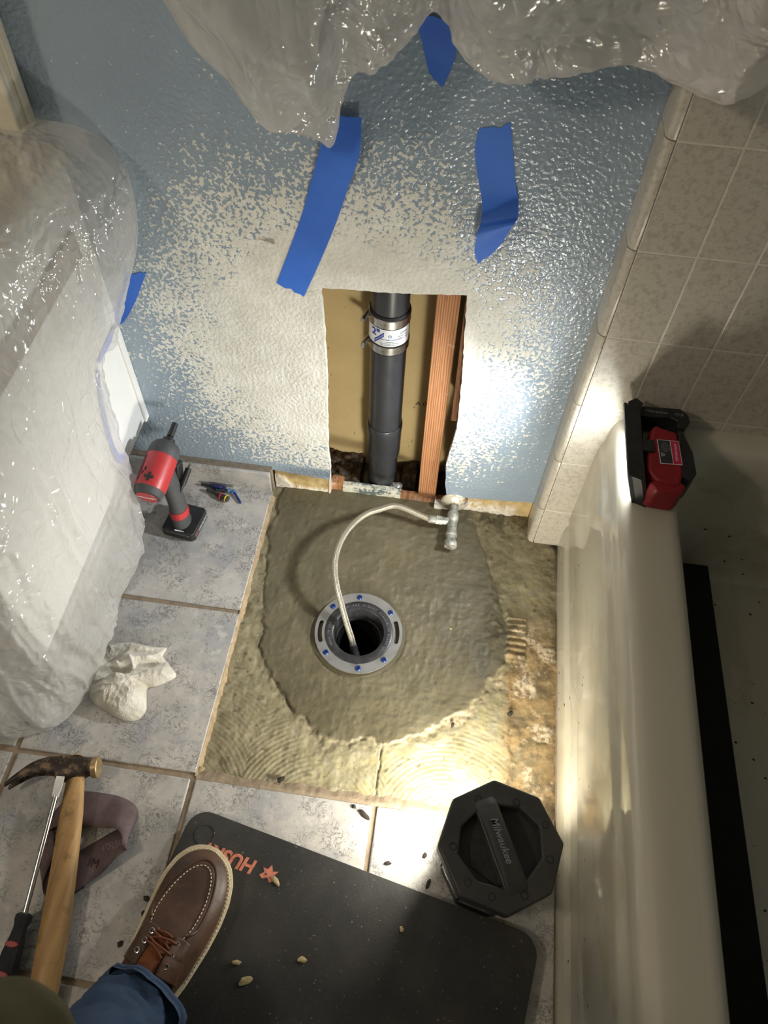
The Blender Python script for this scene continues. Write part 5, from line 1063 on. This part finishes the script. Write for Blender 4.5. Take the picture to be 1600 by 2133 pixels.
# half widths (left, right) along the length
dd = np.array([0, .012, .04, .08, .13, .18, .215, .245, .270, .288, .298, .3040]); dd = dd*SL/.304
wl = np.array([.010, .026, .033, .035, .036, .043, .048, .0490, .044, .033, .020, .002]); wr = np.array([.010, .028, .040, .047, .057, .062, .062, .0580, .049, .036, .022, .002])
def outline_s(gr=0.0, n=60):
    ds = np.concatenate([np.linspace(0, SL*.12, 14)[:-1], np.linspace(SL*.12, SL*.88, n)[:-1], SL*.88+(SL*.12)*np.sin(np.linspace(0, PI/2, 18))]); L = np.interp(ds, dd, wl); Rr = np.interp(ds, dd, wr)
    k = np.array([1, 2, 3, 2, 1.0]); k /= k.sum(); L = np.convolve(np.pad(L, 2, 'edge'), k, 'valid'); Rr = np.convolve(np.pad(Rr, 2, 'edge'), k, 'valid')
    L[-1] = Rr[-1] = .001; L[0] = min(L[0], .008); Rr[0] = min(Rr[0], .008)
    return ds, L+gr, Rr+gr
ds, Lw, Rw = outline_s()
def sole_loop(gr, z):
    a = [SP(d+(gr*(d-SL/2)/(SL/2)), r+gr, z) for d, r in zip(ds, Rw)]; b = [SP(d+(gr*(d-SL/2)/(SL/2)), -l-gr, z) for d, l in zip(ds, Lw)]; return a+b[::-1]
lev = [(.000, .001), (.002, .003), (.004, .012), (.003, .018), (.0055, .0195), (.0055, .0235), (.003, .0245)]
V = []; 
for g_, z in lev: V += sole_loop(g_, z)
nL = 2*len(ds); F = [(i*nL+k, i*nL+(k+1) % nL, (i+1)*nL+(k+1) % nL, (i+1)*nL+k) for i in range(len(lev)-1) for k in range(nL)]+[tuple(range(nL-1, -1, -1)), tuple((len(lev)-1)*nL+k for k in range(nL))]
# upper: cross sections from heel to toe
def htop(d):
    return float(np.interp(d/SL, [0, .03, .15, .36, .46, .56, .66, .78, .88, .95, 1.0], [.066, .078, .086, .092, .086, .074, .064, .054, .047, .038, .026]))
NS, NC = 90, 33; UV = []
for i in range(NS):
    t_ = i/(NS-1); d = SL*(.004+.992*(t_ if t_ < .8 else .8+.2*math.sin((t_-.8)/.2*PI/2))); l = float(np.interp(d, ds, Lw)); r = float(np.interp(d, ds, Rw)); hT = htop(d)-.024; 
    for k in range(NC):
        th_ = PI*k/(NC-1); c = math.cos(th_); s = math.sin(th_); e = .72; cc = math.copysign(abs(c)**e, c); ss = abs(s)**.85
        wv_ = (r if c > 0 else l); x = cc*wv_*(1-.10*ss)
        z = .022+hT*ss
        UV.append(SP(d, x, z))
UVn = np.array(UV)
# moccasin ridge: raise the apron edge over the toe
ii = np.repeat(np.arange(NS), NC); kk_ = np.tile(np.arange(NC), NS); dfr = (ii/(NS-1))
q2 = UVn[:, :2]-HEEL; dl = q2@tv; sl_ = q2@sv_
el = np.sqrt(((dl-SL*.66)/(SL*.275))**2*(dl > SL*.66)+((sl_-.0065)/.035)**2)
UVn[:, 2] += .0032*np.exp(-((el-1.0)/.085)**2)*(dl > SL*.50)*(kk_ > 3)*(kk_ < NC-4)
UVn[:, 2] += .0012*fbm(UVn*30, 3, 4)*(kk_ > 2)*(kk_ < NC-3)
su = mk('shoe', UVn, [list(q) for q in grid_faces(NS, NC)]+[list(range(NC)), [(NS-1)*NC+k for k in range(NC-1, -1, -1)]], MT['leather'], pe, True, world=True); su['label'] = 'brown leather lace-up shoe with cream stitching'
auto_smooth(mk('sole', V, F, MT['sole'], su, True), 50).data.transform(Matrix.Translation(-pe.location))
from mathutils.bvhtree import BVHTree
bvh = BVHTree.FromPolygons([Vector(v) for v in UVn], [list(q) for q in grid_faces(NS, NC)])
def on_shoe(d, s, lift=.0):
    o = Vector(SP(d, s, .3)); h_ = bvh.ray_cast(o, Vector((0, 0, -1)));
    if h_[0] is None: return np.array(SP(d, s, .03))
    return np.array(h_[0])+np.array(h_[1] if h_[1].z > 0 else -h_[1])*lift
def sub(o): o.data.transform(Matrix.Translation(-pe.location)); return o
def stitches(name, pts, m, r=.0007, step=.0058, gap=.0022):
    pts = np.array(pts); L = np.concatenate([[0], np.cumsum(np.linalg.norm(np.diff(pts, axis=0), axis=1))]); bm = bmesh.new(); s = 0
    while s+step-gap < L[-1]:
        a = np.array([np.interp(s, L, pts[:, c]) for c in range(3)]); b = np.array([np.interp(s+step-gap, L, pts[:, c]) for c in range(3)])
        v_, f_ = rev_vf(tuple(a), tuple(b), [(0, r*.6), (.0006, r), (float(np.linalg.norm(b-a))-.0006, r), (float(np.linalg.norm(b-a)), r*.6)], 6); vs = [bm.verts.new(x) for x in v_]
        for q in f_: bm.faces.new([vs[x] for x in q])
        s += step
    o = sub(mkbm(name, bm, m, su)); o['kind'] = 'stuff'; return o
arc = [(SL*.66+SL*.275*max(math.cos(a), 0)*.93-(SL*.14*max(-math.cos(a), 0)), .0065+.0325*math.sin(a)) for a in np.linspace(-PI*.80, PI*.80, 90)]
stitches('toe_stitching', [on_shoe(d, s, .0008) for d, s in arc], MT['thread'])
# welt stitching along the right edge
ws_ = [SP(d, r+.0028, .0248) for d, r in zip(ds, Rw) if d > SL*.42]+[SP(d, -l-.0028, .0248) for d, l in list(zip(ds, Lw))[::-1] if d > SL*.78]
stitches('welt_stitching', ws_, MT['thread'], .0008)
rdg_ = [on_shoe(SL*.66+SL*.275*max(math.cos(a), 0)*1.04-(SL*.10*max(-math.cos(a), 0)), .0065+.0385*math.sin(a), .0006) for a in np.linspace(-PI*.70, PI*.70, 70)]
sub(tube('moccasin_seam', rdg_, .0024, MT['leather'], su, 8))
# vamp panels with eyelets, tongue, laces
LS = .0105
def panel(name, sgn):
    V = []; nu_, nv_ = 26, 8
    for i in range(nu_):
        d = SL*(.40+.185*i/(nu_-1)); t_ = i/(nu_-1)
        for j in range(nv_):
            s = (.013+.002*(1-t_)+(.026-.004*t_)*j/(nv_-1))*sgn; rnd = .006*max(0, t_-.85)/.15
            V.append(on_shoe(d-rnd*abs(j/(nv_-1)-.5), s+LS, .0022))
    o = sub(mk(name, V, grid_faces(nu_, nv_), MT['leather'], su, True)); m_ = o.modifiers.new('s', 'SOLIDIFY'); m_.thickness = .0024; return o
panel('lace_panel', 1); panel('lace_panel', -1)
tv_ = []
for i in range(20):
    d = SL*(.38+.19*i/19)
    for j in range(8): tv_.append(on_shoe(d, LS+(-.013+.026*j/7), .0012+.0014*math.sin(j/7*PI)))
to = sub(mk('tongue', tv_, grid_faces(20, 8), MT['tongue'], su, True))
ey = [(.548, .020), (.500, .021), (.452, .022)]
for (fd, s) in ey:
    for sg in (1, -1):
        p = on_shoe(SL*fd, s*sg+LS, .0040); n_ = Vector((sv_[0]*sg*.35, sv_[1]*sg*.35, .94)).normalized()
        e_ = sub(rev('eyelet', tuple(p), tuple(Vector(p)+n_), [(0, .0046), (.0009, .0044), (.0012, .0034), (.0006, .0026)], MT['steel'], su, 18, caps=False))
def lace(pts, nm='lace'): sub(tube(nm, spline(pts, 30), .0018, MT['lace'], su, 8))
E_ = lambda i, sg, l=.0045: on_shoe(SL*ey[i][0], ey[i][1]*sg+LS, l)
C_ = lambda fd, s, l: on_shoe(SL*fd, s+LS-.002, l)
lace([E_(0, 1), C_(.545, .010, .0075), C_(.535, -.004, .0065), C_(.520, -.014, .0045)]); lace([E_(0, -1), C_(.545, -.010, .006), C_(.535, .004, .0050), C_(.515, .016, .0040)]); lace([E_(1, 1), C_(.500, .010, .0075), C_(.505, -.002, .0070), C_(.515, -.012, .0065), C_(.520, -.020, .0050)])
lace([E_(1, -1), C_(.497, -.008, .0070), C_(.485, .004, .0060), C_(.470, .014, .0040)]); lace([C_(.565, .012, .003), C_(.568, .002, .005), C_(.562, -.012, .003)])
# jeans: hem around the ankle, up the shin, leaning back out of the frame
def loft_leg(name, cs, m, par, n=44, seed=0, amp=.006):
    cs = np.array(cs, float); N = 70; S_ = spline(cs, N); V = []
    T = np.gradient(S_[:, :3], axis=0); T /= np.linalg.norm(T, axis=1)[:, None]
    u_ = np.array((1.0, .1, 0))
    for i in range(N):
        u_ = u_-T[i]*(u_@T[i]); u_ /= np.linalg.norm(u_); b_ = np.cross(T[i], u_)
        for k in range(n): a = 2*PI*k/n; V.append(S_[i, :3]+u_*math.cos(a)*S_[i, 3]+b_*math.sin(a)*S_[i, 4])
    V = np.array(V); Nn = V-np.repeat(S_[:, :3], n, 0); Nn /= np.linalg.norm(Nn, axis=1)[:, None]
    V = V+Nn*(amp*fbm(V*np.array((16, 16, 30)), 3, seed, .5, True)+amp*.6*fbm(V*40, 3, seed+3))[:, None]
    inner = V[:n]-Nn[:n]*.004; F = [(i*n+k, i*n+(k+1) % n, (i+1)*n+(k+1) % n, (i+1)*n+k) for i in range(N-1) for k in range(n)]
    V = np.vstack([V, inner, inner+np.array((0, -.004, .03))]); b0 = N*n
    F += [(k, b0+k, b0+(k+1) % n, (k+1) % n) for k in range(n)]+[(b0+k, b0+n+k, b0+n+(k+1) % n, b0+(k+1) % n) for k in range(n)]+[tuple((N-1)*n+k for k in range(n))]
    return mk(name, V, F, m, par, True, world=True)
loft_leg('trouser_leg', [(-.196, -1.004, zm+.090, .060, .066), (-.206, -1.032, zm+.115, .062, .068), (-.225, -1.077, zm+.18, .062, .066), (-.250, -1.15, zm+.32, .068, .070), (-.27, -1.235, zm+.50, .080, .080), (-.22, -1.38, .74, .095, .095), (-.16, -1.52, .92, .11, .11)], MT['denim'], pe, seed=3, amp=.011)
# olive top: sleeve with bent elbow reaching into the lower left corner, and the torso behind the camera
loft_leg('sleeve', [(-.148, -1.034, .690, .036, .036), (-.150, -1.056, .730, .064, .060), (-.175, -1.115, .82, .072, .070), (-.22, -1.22, .95, .070, .072), (-.21, -1.34, 1.12, .075, .078), (-.17, -1.44, 1.28, .085, .085)], MT['olive'], pe, seed=8, amp=.003)
loft_leg('shirt', [(-.05, -1.60, .86, .17, .13), (-.04, -1.60, 1.0, .165, .125), (-.02, -1.57, 1.18, .18, .125), (0, -1.52, 1.34, .17, .11), (.02, -1.48, 1.42, .08, .07)], MT['olive'], pe, seed=12)
